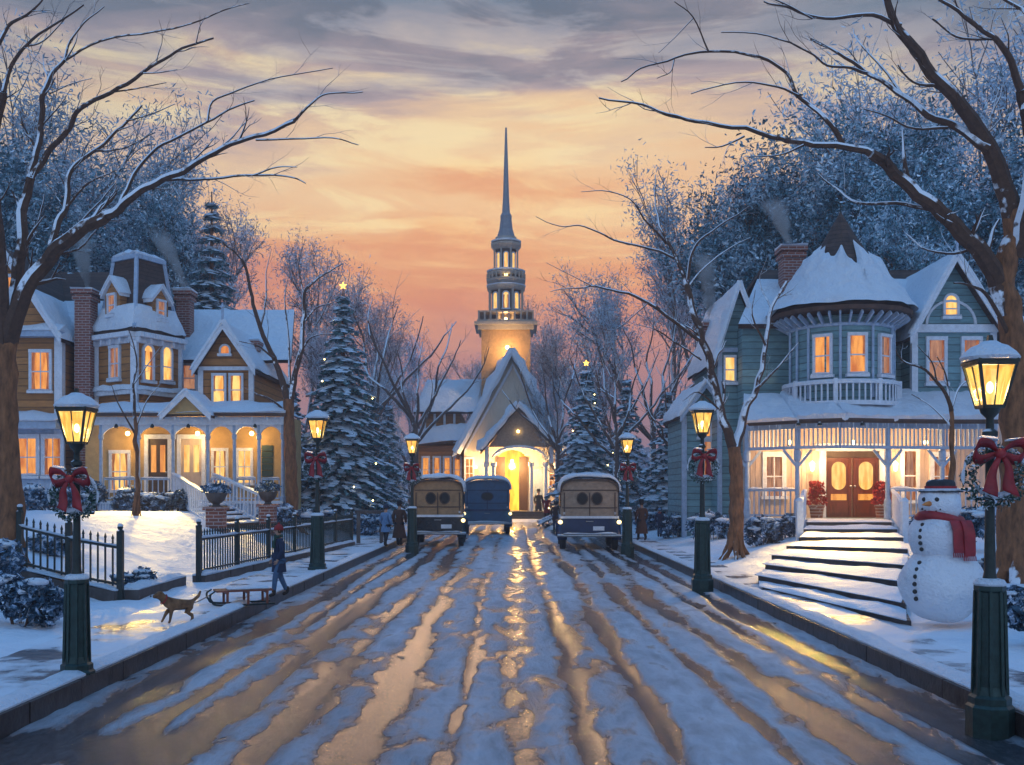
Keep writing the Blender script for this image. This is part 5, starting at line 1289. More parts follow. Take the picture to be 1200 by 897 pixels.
ppl(452, 641, 592, face=math.radians(150), label='person in pale blue coat walking away on the left pavement beyond the fence', coat=CL['blue'], legs=CL['black'], hat=('navy', 'cap'), group=GP)
ppl(468, 640, 588, face=math.radians(170), label='person in long brown coat and black hat left of the golden wagon', coat=CL['brown'], legs=CL['black'], hat=('black', 'brim'), skirt=True, group=GP)
ppl(752, 634, 587, face=math.radians(-160), label='person in brown coat on the right pavement just right of the third street lamp', coat=CL['brown'], legs=CL['black'], hat=('black', 'brim'), skirt=True, group=GP)
ppl(773, 630, 596, face=math.radians(160), label='person in dark blue coat and red scarf rightmost on the right pavement', coat=CL['navy'], legs=CL['jeans'], hat=('blue', 'cap'), scarf='redw', group=GP)
ppl(607, 606, 575, face=math.radians(178), label='person in navy coat before the church door, leftmost of those by the church', coat=CL['navy'], legs=CL['black'], hat=('black', 'brim'), group=GP)
ppl(619, 607, 573, face=math.radians(-170), label='person in grey coat before the church door beside a person in navy', coat=CL['grey'], legs=CL['black'], hat=('brown', 'cap'), group=GP)
ppl(631, 609, 574, face=math.radians(20), label='tall person in black coat in the middle of the road before the church', coat=CL['black'], legs=CL['black'], hat=('black', 'brim'), group=GP)
ppl(641, 613, 580, face=math.radians(170), label='person in red coat beside the tan wagon, on its church side', coat=CL['redw'], legs=CL['black'], hat=('grey', 'cap'), group=GP)
ppl(651, 622, 588, face=math.radians(175), label='person in brown jacket squeezed beside the left side of the tan wagon', coat=CL['brown'], legs=CL['jeans'], hat=('black', 'brim'), group=GP)
# ------------------------------------------------------------------ DOG
def dog(px, pyb):
    d = dist(pyb, .17); x = X(px, d); z = hgt(x, d)+.03
    r = thing('dog', (x, d, z), 'brown dog trotting on the snowy pavement ahead of the child', 'dog'); r['_o'] = (0, 0, 0); r.rotation_euler.z = math.radians(-50); r.scale = (.6, .6, .6)
    V = lambda a, b, c: Vector((a, b, c))
    J = [(V(0, .22, .36), (.085, .095)), (V(0, .05, .36), (.085, .10)), (V(0, -.12, .37), (.10, .12)), (V(0, -.23, .44), (.085, .10)), (V(0, -.30, .51), (.066, .07)), (V(0, -.36, .57), (.075, .072)), (V(0, -.44, .55), (.046, .042)), (V(0, -.49, .535), (.034, .032)),
         (V(.06, -.15, .27), (.045, .05)), (V(.065, -.16, .15), (.024, .024)), (V(.065, -.18, .04), (.019, .019)), (V(.065, -.21, .015), (.022, .016)),
         (V(-.06, -.15, .27), (.045, .05)), (V(-.065, -.22, .16), (.024, .024)), (V(-.065, -.27, .06), (.019, .019)), (V(-.065, -.30, .025), (.022, .016)),
         (V(.06, .24, .28), (.055, .07)), (V(.065, .17, .19), (.032, .034)), (V(.065, .27, .12), (.020, .020)), (V(.065, .26, .035), (.018, .018)), (V(.065, .225, .015), (.022, .016)),
         (V(-.06, .24, .28), (.055, .07)), (V(-.065, .20, .19), (.032, .034)), (V(-.065, .33, .13), (.020, .020)), (V(-.065, .34, .045), (.018, .018)), (V(-.065, .31, .018), (.022, .016)),
         (V(0, .32, .41), (.028, .028)), (V(0, .43, .50), (.028, .028)), (V(0, .47, .60), (.014, .014)),
         (V(.045, -.35, .63), (.016, .024)), (V(.065, -.34, .585), (.010, .02)), (V(-.045, -.35, .63), (.016, .024)), (V(-.065, -.34, .585), (.010, .02))]
    E = [(0, 1), (1, 2), (2, 3), (3, 4), (4, 5), (5, 6), (6, 7), (2, 8), (8, 9), (9, 10), (10, 11), (2, 12), (12, 13), (13, 14), (14, 15), (0, 16), (16, 17), (17, 18), (18, 19), (19, 20), (0, 21), (21, 22), (22, 23), (23, 24), (24, 25), (0, 26), (26, 27), (27, 28), (5, 29), (29, 30), (5, 31), (31, 32)]
    J = [(a, (q[0]*1.25, q[1]*1.22)) for a, q in J]
    skin_obj('body', 'dogm', r, J, E)
    s = MB(True); s.ball((0, -.525, .552), .018, 8, 6); s.build('nose', 'coal', r)
    for q in (-1, 1): s = MB(True); s.ball((q*.035, -.425, .60), .010, 8, 6); s.build('eye', 'coal', r)
    s = MB(True); s.tube([(.095*math.cos(2*PI*i/12), -.27+.05*math.sin(2*PI*i/12), .475+.085*math.sin(2*PI*i/12)) for i in range(13)], .012, 6, False); s.build('collar', 'redf', r)
dog(208, 728)
# ------------------------------------------------------------------ SLED pulled along the fence
def sled():
    d = dist(708, .17); x = X(284, d); z = hgt(x, d)+.03
    r = thing('sled', (x, d, z), 'reddish brown wooden sled standing below the left iron fence', 'sled'); r['_o'] = (0, 0, 0); r.rotation_euler.z = math.radians(24)
    for sy in (-1, 1):
        s = MB(True); s.tube(catmull([(.40, sy*.17, .03), (-.30, sy*.17, .03), (-.42, sy*.17, .09), (-.44, sy*.17, .17), (-.38, sy*.17, .22)], 5), .014, 7); s.build('runner', 'iron', r)
    s = MB()
    for i in range(4): y_ = -.17+i*.09; s.box(-.36, .38, y_, y_+.075, .20, .222)
    s.build('seat', 'sled', r)
    s = MB()
    for x_ in (-.22, .05, .30):
        s.box(x_-.02, x_+.02, -.17, .19, .175, .199)
        for sy in (-1, 1): s.box(x_-.015, x_+.015, sy*.17-.012, sy*.17+.012, .03, .18)
    s.build('crosspiece', 'sled', r)
    s = MB(True); s.snowq((-.2, -.12, .224), (.35, -.12, .224), (.35, .17, .224), (-.2, .17, .224), .03, 10, 4, .3, 2); s.build('seat_snow', 'snowb', r)
    s = MB(True); s.tube(catmull([(-.40, -.17, .2), (-.62, -.1, .08), (-.85, .0, .06), (-1.0, .1, .1)], 6), .008, 5); s.build('pull_rope', 'tan', r)
sled()
# ------------------------------------------------------------------ IRON FENCES
def fence(p0, p1, label, n_panels, h=.72, plinth=True):
    z = lambda v: hgt(v.x, v.y)
    r = thing('iron_fence', (p0.x, p0.y, z(p0)), label, 'fence', 'iron fences along the left pavement')
    L = (p1-p0).length
    for i in range(n_panels+1):
        v = p0.lerp(p1, i/n_panels); b = z(v); mb = MB(); q = .04
        mb.box(v.x-q, v.x+q, v.y-q, v.y+q, b-.2, b+h+.24); mb.lathe((v.x, v.y, b+h+.24), [(.055, 0), (.055, .02), (.03, .04), (.045, .075), (.01, .13)], 8); o = mb.build('fence_post', 'iron', r)
        s = MB(True); s.ball((v.x, v.y, b+h+.34), .045, 8, 6, 0, (1, 1, .7)); s.build('post_snow', 'snowb', o)
    for i in range(n_panels):
        a, b = p0.lerp(p1, i/n_panels), p0.lerp(p1, (i+1)/n_panels); za, zb_ = z(a)+.14, z(b)+.14; mb = MB()
        A3, B3 = Vector((a.x, a.y, za)), Vector((b.x, b.y, zb_)); up = lambda t: Vector((0, 0, t))
        mb.beam(A3+up(.08), B3+up(.08), .03, .035); mb.beam(A3+up(h-.12), B3+up(h-.12), .03, .035)
        n = max(3, int((B3-A3).length/.13))
        for k in range(1, n):
            p = A3.lerp(B3, k/n); mb.box(p.x-.011, p.x+.011, p.y-.011, p.y+.011, p.z, p.z+h-.02); mb.lathe((p.x, p.y, p.z+h-.02), [(.012, 0), (.022, .02), (.003, .08)], 6)
        o = mb.build('fence_panel', 'iron', r)
        s = MB(True); d = (B3-A3).normalized(); rr = Vector((-d.y, d.x, 0))*.022; q = up(h-.10)
        s.snowq(A3+q-rr, B3+q-rr, B3+q+rr, A3+q+rr, .04, 16, 2, .6, i); s.build('panel_snow', 'snowb', o)
    if plinth:
        mb = MB(); s = MB(True); d = (p1-p0).normalized(); rr = Vector((-d.y, d.x))*.11; n = max(2, int(L/1.2))
        for i in range(n):
            a, b = p0.lerp(p1, i/n), p0.lerp(p1, (i+1)/n-.004); za, zb_ = z(a), z(b)
            mb.hexa([(a.x-rr.x, a.y-rr.y, za-.3), (b.x-rr.x, b.y-rr.y, zb_-.3), (b.x+rr.x, b.y+rr.y, zb_-.3), (a.x+rr.x, a.y+rr.y, za-.3), (a.x-rr.x, a.y-rr.y, za+.13), (b.x-rr.x, b.y-rr.y, zb_+.13), (b.x+rr.x, b.y+rr.y, zb_+.13), (a.x+rr.x, a.y+rr.y, za+.13)])
        o = mb.build('plinth', 'stone', r); a, b = p0, p1
        s.snowq((a.x-rr.x, a.y-rr.y, z(a)+.132), (b.x-rr.x, b.y-rr.y, z(b)+.132), (b.x+rr.x, b.y+rr.y, z(b)+.132), (a.x+rr.x, a.y+rr.y, z(a)+.132), .06, int(L*5), 3, .4, 3); s.build('plinth_snow', 'snowb', o)
fence(Vector((X(233, 17.3), 17.3)), Vector((X(412, 29.0), 29.0)), 'long black iron fence with snowy rails running from the gate gap toward the golden wagon', 6)
fence(Vector((-7.4, 15.4)), Vector((X(141, 14.6), 14.6)), 'short black iron fence section behind the nearest left street lamp', 2)
# low snow-topped wall bounding the path between the fences
r0_ = Vector((X(141, 14.6)+.1, 14.7)); r1_ = Vector((X(233, 17.3)-.25, 17.0))
mb = MB(); a, b = r0_, r1_; dd = (b-a).normalized(); rr = Vector((-dd.y, dd.x))*.13; zb0 = hgt(a.x, a.y)
mb.hexa([(a.x-rr.x, a.y-rr.y, 0), (b.x-rr.x, b.y-rr.y, 0), (b.x+rr.x, b.y+rr.y, 0), (a.x+rr.x, a.y+rr.y, 0), (a.x-rr.x, a.y-rr.y, .27), (b.x-rr.x, b.y-rr.y, .27), (b.x+rr.x, b.y+rr.y, .27), (a.x+rr.x, a.y+rr.y, .27)])
t = thing('low_wall', (a.x, a.y, 0), 'low dark stone wall capped with snow in the gap between the two iron fences', 'wall')
mb.build('stone_course', 'stone', t); s = MB(True); s.snowq((a.x-rr.x, a.y-rr.y, .272), (b.x-rr.x, b.y-rr.y, .272), (b.x+rr.x, b.y+rr.y, .272), (a.x+rr.x, a.y+rr.y, .272), .09, 18, 4, .4, 1); s.build('wall_snow', 'snowb', t)
# garden gate posts beyond the long fence
t = thing('gate_frame', (X(425, 30), 30, .2), 'dark timber gate frame standing in the snow between fence end and golden wagon', 'gate')
mb = MB(); 
for px in (420, 447): x = X(px, 30); mb.box(x-.05, x+.05, 29.95, 30.05, .0, 1.1)
mb.box(X(416, 30), X(451, 30), 29.96, 30.04, 1.02, 1.12); mb.build('frame', 'stone', t)
# ------------------------------------------------------------------ SMOKE
def smoke(px, py, d, dx, h, label, seed):
    x0, z0 = X(px, d), Z(py, d); s = MB(True); pts = []; rad = []
    for i in range(9):
        t = i/8; pts.append((x0+dx*t**1.3+.1*math.sin(t*7+seed), d+.3*t, z0+h*t)); rad.append(.10+.42*t)
    s.tube(pts, rad, 14)
    m, nt, out = newmat('smoke_'+str(seed)); g = nt.nodes.new('ShaderNodeNewGeometry')
    n = nd(nt, 'ShaderNodeTexNoise', {'Vector': g.outputs['Position'], 'Scale': 1.8, 'Detail': 3.0})
    sz = nd(nt, 'ShaderNodeSeparateXYZ', {0: g.outputs['Position']})
    fade = nd(nt, 'ShaderNodeMapRange', {0: sz.outputs[2], 1: z0, 2: z0+h, 3: 14.0, 4: 2.0})
    t_ = nd(nt, 'ShaderNodeMapRange', {0: sz.outputs[2], 1: z0, 2: z0+h, 3: 0.0, 4: 1.0}).outputs[0]
    cx_ = math_(nt, 'ADD', math_(nt, 'MULTIPLY', math_(nt, 'POWER', t_, 1.3), dx), x0); cy_ = math_(nt, 'ADD', math_(nt, 'MULTIPLY', t_, .3), d)
    rr_ = math_(nt, 'ADD', math_(nt, 'MULTIPLY', t_, .42), .10)
    ex = math_(nt, 'DIVIDE', math_(nt, 'SUBTRACT', sz.outputs[0], cx_), rr_); ey = math_(nt, 'DIVIDE', math_(nt, 'SUBTRACT', sz.outputs[1], cy_), rr_)
    q_ = math_(nt, 'SUBTRACT', 1.0, math_(nt, 'ADD', math_(nt, 'MULTIPLY', ex, ex), math_(nt, 'MULTIPLY', ey, ey)))
    q_ = math_(nt, 'MAXIMUM', q_, 0.0); top_ = math_(nt, 'SUBTRACT', 1.0, math_(nt, 'POWER', t_, 3.0))
    de = math_(nt, 'MULTIPLY', math_(nt, 'MULTIPLY', math_(nt, 'MULTIPLY', ramp(nt, n.outputs[0], [(.38, 0.1), (.6, 1.0)]), fade.outputs[0]), q_), top_)
    v = nd(nt, 'ShaderNodeVolumePrincipled', {'Color': (.95, .96, .98, 1), 'Density': de}); nt.links.new(v.outputs[0], out.inputs['Volume'])
    o = s.build('chimney_smoke', m, loc=(x0, d, z0)); tag(o, label, 'smoke', 'smoke rising from the house chimneys')
smoke(101, 340, 33.6, -.4, 2.2, 'pale smoke rising from the tall red chimney of the brown house left of its tower', 1)
smoke(217, 342, 36, -1.3, 2.5, 'pale smoke rising from the brick chimney right of the mansard tower', 2)
smoke(927, 290, 31, -.6, 1.6, 'pale smoke rising from the chimney left of the round turret', 3)
smoke(833, 378, 33, -.2, 2.4, 'pale smoke rising from the low chimney behind the left gable of the teal house', 4)
# ------------------------------------------------------------------ TREES
def limb(mb, pts, r0, r1, n=7, seg=5):
    p = catmull(pts, seg); k = len(p)-1
    for i in range(1, k): q = p[i]; p[i] = q+Vector((nz(q.x, q.z, q.y, 3.1), nz(q.z, q.x, q.y, 3.1), nz(q.y, q.z, q.x, 3.1)))*min(.05, r0*.8)
    mb.tube(p, [r0+(r1-r0)*(i/k)**.8 for i in range(k+1)], n); return p
def grow_twigs(mb, p, r, rng, L, lvl, bias=Vector((0, 0, .15)), every=5, side=4):
    k = len(p)
    for i in range(max(2, k//4), k-1, every):
        if rng.random() < .2: continue
        t = (p[i+1]-p[i]).normalized(); ax = Vector((rng.gauss(0, .35), rng.gauss(0, 1), rng.gauss(0, .35))).normalized()
        q = Quaternion(ax, rng.choice((-1, 1))*rng.uniform(.35, .85)); dr = (q @ t+bias).normalized(); l = L*rng.uniform(.5, 1.1)
        pts = [p[i]]; cur = p[i].copy(); d2 = dr.copy()
        for s_ in range(4):
            d2 = (d2+Vector((rng.gauss(0, .16), rng.gauss(0, .16), rng.gauss(0, .16)))+bias*.3).normalized(); cur = cur+d2*l/4; pts.append(cur.copy())
        rr = r*rng.uniform(.4, .6); pp = catmull(pts, 2); mb.tube(pp, [rr*(1-.8*j/(len(pp)-1)) for j in range(len(pp))], side, False)
        if lvl > 0: grow_twigs(mb, pp, rr, rng, L*.5, lvl-1, bias, 3, side)
def hero_tree(name, label, d0, base, trunk, limbs, seed, jit=.9, tw=.75, group=None, mat='bark', lvl=2):
    """trunk / limbs: (points in the picture, r0, r1, depth at start, depth at end); every limb has its own depth"""
    rng = random.Random(seed); t = thing(name, base, label, 'tree', group)
    mb = MB(True); fl = []
    for pts, r0, r1, da, db in trunk:
        n = len(pts)-1; P3 = [P(x, y, da+(db-da)*i/n) for i, (x, y) in enumerate(pts)]; fl.append(limb(mb, P3, r0, r1, 14, 6))
    # flaring roots
    b = Vector(base)
    r0 = trunk[0][1]
    for k in range(7):
        a = 2*PI*k/7+rng.uniform(-.3, .3); q = Vector((math.cos(a), math.sin(a), 0))
        mb.tube(catmull([b+Vector((0, 0, .55))+q*r0*.55, b+Vector((0, 0, .22))+q*r0*1.0, b+q*r0*1.7+Vector((0, 0, .02)), b+q*r0*2.6-Vector((0, 0, .15))], 4), [r0*.45, r0*.42, r0*.4, r0*.38, r0*.36, r0*.34, r0*.32, r0*.3, r0*.25, r0*.22, r0*.2, r0*.16, r0*.1], 8)
    for v in mb.v:
        v += Vector((nz(v.x*2, v.y*2, v.z*.6, 5), nz(v.y*2, v.z*.6, v.x*2, 5), 0))*.035
    mb.build('trunk', mat, t)
    mb = MB(True)
    for pts, r0, r1, da, db in limbs:
        n = len(pts)-1; P3 = [P(x, y, da+(db-da)*i/n+(rng.gauss(0, .06*jit) if 0 < i else 0)) for i, (x, y) in enumerate(pts)]
        p = limb(mb, P3, r0*1.25, r1*1.4, 7, 4); grow_twigs(mb, p, max(r1*1.9, r0*.30), rng, tw, lvl, every=3)
    mb.build('branches', 'twig', t)
    return t
d = 15.5
LT_trunk = [([(12, 668), (12, 600), (9, 520), (7, 440), (10, 385)], .20, .14, d, d)]
LT = [
 ([(10, 400), (28, 345), (50, 312), (70, 288), (100, 268), (125, 252)], .11, .065, d, d-.4), ([(125, 252), (150, 236), (172, 220), (200, 207), (228, 190), (262, 172), (300, 160), (345, 142)], .06, .02, d-.4, d-1.2), ([(345, 142), (365, 122), (385, 110), (425, 108)], .018, .006, d-1.2, d-1.3),
 ([(195, 211), (250, 209), (295, 205), (340, 208), (358, 215)], .022, .006, d-.5, d-.9), ([(295, 206), (325, 196), (348, 196)], .012, .005, d-.8, d-1.1), ([(140, 243), (152, 215), (172, 185), (200, 165), (240, 145), (275, 125), (298, 118)], .03, .008, d-.4, d+.4), ([(243, 143), (250, 120), (278, 106), (330, 90), (390, 80)], .016, .005, d-.2, d+.3),
 ([(300, 164), (345, 163), (390, 162), (420, 170)], .014, .005, d-1.1, d-1.3),
 ([(55, 308), (68, 262), (78, 238), (82, 208), (95, 188), (122, 168), (150, 140), (166, 124)], .05, .012, d-.1, d+.6), ([(113, 177), (145, 174), (182, 155)], .014, .005, d+.2, d+.3), ([(148, 142), (180, 133), (205, 122)], .012, .005, d+.5, d+.7), ([(79, 242), (105, 215), (135, 200)], .02, .006, d, d-.4),
 ([(80, 285), (95, 262), (118, 235), (135, 215)], .02, .006, d-.2, d+.8), ([(8, 395), (18, 340), (24, 290), (28, 240), (36, 208)], .10, .045, d, d+.5), ([(36, 208), (56, 180), (80, 150), (96, 128), (130, 108), (165, 86), (190, 69), (222, 55), (250, 45)], .042, .010, d+.5, d-.3),
 ([(130, 108), (160, 104), (195, 97)], .012, .005, d, d+.2), ([(168, 86), (190, 85), (208, 82)], .01, .005, d-.1, d-.2), ([(28, 240), (40, 190), (48, 150), (52, 110), (60, 88), (76, 70)], .05, .022, d+.5, d+.9), ([(76, 70), (82, 48), (104, 22), (122, 8)], .02, .006, d+.9, d+1.3), ([(76, 71), (118, 48), (180, 38), (225, 28), (262, 12), (292, 4)], .018, .005, d+.9, d+.6), ([(58, 110), (86, 98), (108, 92)], .01, .004, d+.8, d+.6),
 ([(7, 430), (3, 330), (-8, 220), (-4, 140), (4, 108)], .09, .035, d, d-.6), ([(4, 108), (14, 76), (32, 52), (62, 30), (98, 6)], .03, .008, d-.6, d-1), ([(-6, 60), (10, 30), (32, 18), (50, 0)], .03, .008, d-.6, d-.7), ([(30, 54), (52, 48), (78, 20)], .014, .005, d-.7, d-.9), ([(-4, 140), (-30, 60), (-40, -40)], .03, .01, d-.6, d),
 ([(62, 298), (92, 292), (120, 262), (142, 258)], .018, .006, d-.1, d+1), ([(24, 300), (44, 262), (52, 228)], .02, .006, d+.3, d+1)]
hero_tree('bare_tree', 'huge bare tree at the left edge with snowy branches arching over the brown house', d, (X(12, d), d, hgt(X(12, d), d)), LT_trunk, LT, 5, group='large leafless trees')
d = 14.5
RT_trunk = [([(1189, 668), (1188, 600), (1190, 520), (1192, 440), (1186, 380), (1176, 335), (1186, 280), (1188, 245)], .24, .13, d, d)]
RT = [
 ([(1188, 262), (1172, 205), (1152, 160), (1126, 125), (1092, 88), (1062, 46), (1046, 20), (1040, -10)], .12, .03, d, d-.4),
 ([(1158, 175), (1122, 150), (1086, 135), (1060, 114), (1022, 90), (990, 68), (950, 46)], .06, .012, d-.1, d+.8), ([(1060, 115), (1034, 80), (1010, 54), (1000, 34)], .02, .006, d+.3, d+.9), ([(1015, 86), (995, 80), (970, 78), (946, 60), (900, 42), (845, 38)], .022, .006, d+.5, d),
 ([(1056, 30), (1022, 18), (985, 21), (950, 20), (920, 8), (895, 2)], .03, .008, d-.3, d-.8), ([(1110, 150), (1072, 151), (1040, 136), (1012, 128)], .02, .006, d+.1, d-.3), ([(1098, 101), (1070, 97), (1052, 76)], .02, .006, d-.2, d-.6),
 ([(1180, 370), (1166, 325), (1146, 292), (1118, 265), (1086, 235), (1050, 205), (1020, 180)], .13, .05, d, d-.5), ([(1020, 180), (990, 171), (942, 168), (902, 160), (842, 145), (792, 138), (752, 122), (702, 115)], .045, .008, d-.5, d-1.6),
 ([(990, 172), (968, 142), (948, 122), (932, 108), (922, 85), (890, 68), (832, 60), (792, 68), (752, 80), (728, 96)], .032, .006, d-.6, d-.2), ([(935, 112), (902, 100), (862, 97), (810, 110)], .016, .005, d-.5, d-.9), ([(790, 70), (785, 85), (770, 92)], .008, .004, d-.2, d-.3),
 ([(1092, 246), (1050, 238), (1006, 238), (980, 222), (958, 203)], .028, .007, d-.3, d+.6), ([(942, 170), (912, 182), (876, 184)], .014, .005, d-1, d-.7), ([(872, 160), (846, 172), (826, 173)], .012, .005, d-1.2, d-1.4), ([(1142, 292), (1110, 297), (1082, 290), (1062, 274)], .022, .006, d-.1, d+.6),
 ([(1190, 300), (1208, 220), (1206, 150), (1196, 105)], .11, .05, d, d-.7), ([(1196, 105), (1182, 66), (1160, 42), (1130, 20), (1096, -4)], .045, .015, d-.7, d-1), ([(1165, 46), (1128, 45), (1106, 34), (1092, 22)], .018, .006, d-.8, d-1), ([(1200, 130), (1215, 60), (1205, 20), (1172, -4)], .04, .015, d-.6, d),
 ([(1186, 400), (1160, 350), (1140, 335), (1118, 332)], .03, .008, d, d-.8), ([(840, 20), (800, 10), (770, 4)], .004, .003, d, d)][:-1]+[
 ([(952, 22), (905, -2), (860, -14)], .012, .004, d-.7, d-1), ([(830, 60), (812, 20), (790, 2)], .010, .004, d-.4, d-.8), ([(812, 22), (790, 45), (772, 62)], .006, .003, d-.6, d-.8)]
hero_tree('bare_tree', 'huge bare tree at the right edge with snowy branches arching over the teal house', d, (X(1189, d), d, hgt(X(1189, d), d)), RT_trunk, RT, 8, group='large leafless trees')
d = 22.8
MT_trunk = [([(862, 640), (863, 600), (862, 560), (860, 525)], .17, .14, d, d)]
MT = [([(860, 530), (850, 500), (842, 472), (834, 436), (824, 400), (813, 366), (804, 332)], .09, .05, d, d+.2), ([(804, 334), (792, 303), (773, 265), (769, 240), (768, 205)], .04, .008, d+.2, d+.6),
 ([(819, 398), (789, 376), (751, 350), (722, 341), (697, 336), (671, 337), (645, 342)], .045, .006, d+.1, d-.9), ([(697, 337), (668, 322), (640, 308)], .01, .004, d-.5, d-.6), ([(791, 303), (764, 292), (726, 284), (702, 273), (679, 265), (655, 265), (628, 254)], .028, .005, d+.3, d-.4), ([(781, 286), (755, 256), (738, 233), (705, 224), (681, 225)], .022, .005, d+.4, d+.2),
 ([(806, 328), (811, 295), (827, 277), (857, 256), (878, 242)], .035, .007, d+.2, d-.4), ([(807, 336), (827, 312), (857, 290), (880, 278)], .022, .005, d+.2, d+.8), ([(835, 262), (845, 235), (858, 220)], .010, .004, d, d), ([(822, 422), (789, 400), (768, 386), (745, 380)], .02, .005, d, d-.5), ([(760, 355), (722, 386), (700, 384)], .012, .004, d-.2, d-.6),
 ([(861, 528), (868, 500), (875, 478), (886, 456), (897, 405), (905, 360), (922, 330)], .10, .02, d, d+.5), ([(886, 456), (910, 432), (936, 402)], .03, .007, d+.1, d-.3), ([(897, 405), (882, 370), (885, 340)], .022, .006, d+.2, d+.1), ([(904, 362), (890, 330), (900, 300)], .014, .005, d+.4, d+.6), ([(845, 482), (818, 460), (800, 470)], .02, .006, d, d-.4)]
hero_tree('bare_tree', 'twin-stemmed bare tree left of the teal house steps with long snowy limbs', d, (X(862, d), d, hgt(X(862, d), d)), MT_trunk, MT, 11, tw=.8, group='large leafless trees')
d = 31.0
NT_trunk = [([(340, 605), (342, 580), (340, 530), (338, 468)], .21, .16, d, d)]
NT = [([(338, 470), (328, 440), (321, 420), (305, 384), (295, 348), (287, 312), (275, 296), (261, 284)], .09, .014, d, d-.3), ([(340, 472), (346, 440), (353, 408), (356, 370), (356, 345), (366, 332), (379, 322), (402, 309)], .09, .014, d, d+.3), ([(353, 410), (362, 398), (372, 393), (391, 391)], .03, .008, d, d-.2), ([(358, 376), (370, 362), (387, 356), (400, 350)], .025, .006, d+.1, d-.1), ([(333, 482), (317, 468), (300, 462)], .035, .01, d, d-.4), ([(321, 420), (300, 405), (280, 400)], .03, .007, d-.1, d-.5), ([(305, 384), (312, 350), (312, 320), (318, 292)], .03, .006, d, d+.4), ([(356, 345), (350, 310), (358, 280)], .02, .005, d+.2, d), ([(340, 450), (338, 400), (334, 350), (340, 315)], .04, .006, d, d+.6)]
hero_tree('bare_tree', 'forked bare tree standing right of the brown house porch, before the tall starred spruce', d, (X(341, d), d, hgt(X(341, d), d)), NT_trunk, NT, 13, tw=1.0, group='large leafless trees')
d = 24.0
hero_tree('young_tree', 'thin young bare tree in front of the brown house tower behind the near left lamp', d, (X(160, d), d, hgt(X(160, d), d)), [([(160, 606), (161, 570), (160, 530), (158, 490)], .06, .04, d, d)],
 [([(158, 492), (156, 455), (160, 420), (150, 385)], .035, .006, d, d), ([(159, 510), (142, 480), (130, 450)], .022, .005, d, d-.3), ([(160, 500), (172, 470), (188, 450)], .018, .005, d, d+.3), ([(157, 450), (175, 425), (190, 405)], .014, .004, d, d+.3)], 17, tw=.45, group='slender young trees')
d = 13.6
hero_tree('young_tree', 'thin young bare tree between the snowman and the teal house right gable', d, (X(1112, d), d, hgt(X(1112, d), d)), [([(1118, 640), (1117, 590), (1116, 540), (1115, 480)], .04, .028, d, d)],
 [([(1115, 482), (1105, 455), (1085, 435), (1062, 425), (1050, 410)], .025, .005, d, d-.2), ([(1115, 478), (1122, 458), (1136, 445), (1150, 436)], .014, .004, d, d+.3), ([(1115, 500), (1090, 475), (1068, 462)], .014, .004, d, d+.3), ([(1098, 448), (1092, 425), (1075, 405)], .012, .004, d, d), ([(1112, 470), (1108, 440), (1098, 418)], .014, .004, d, d)], 19, tw=.3, group='slender young trees')
d = 13.0
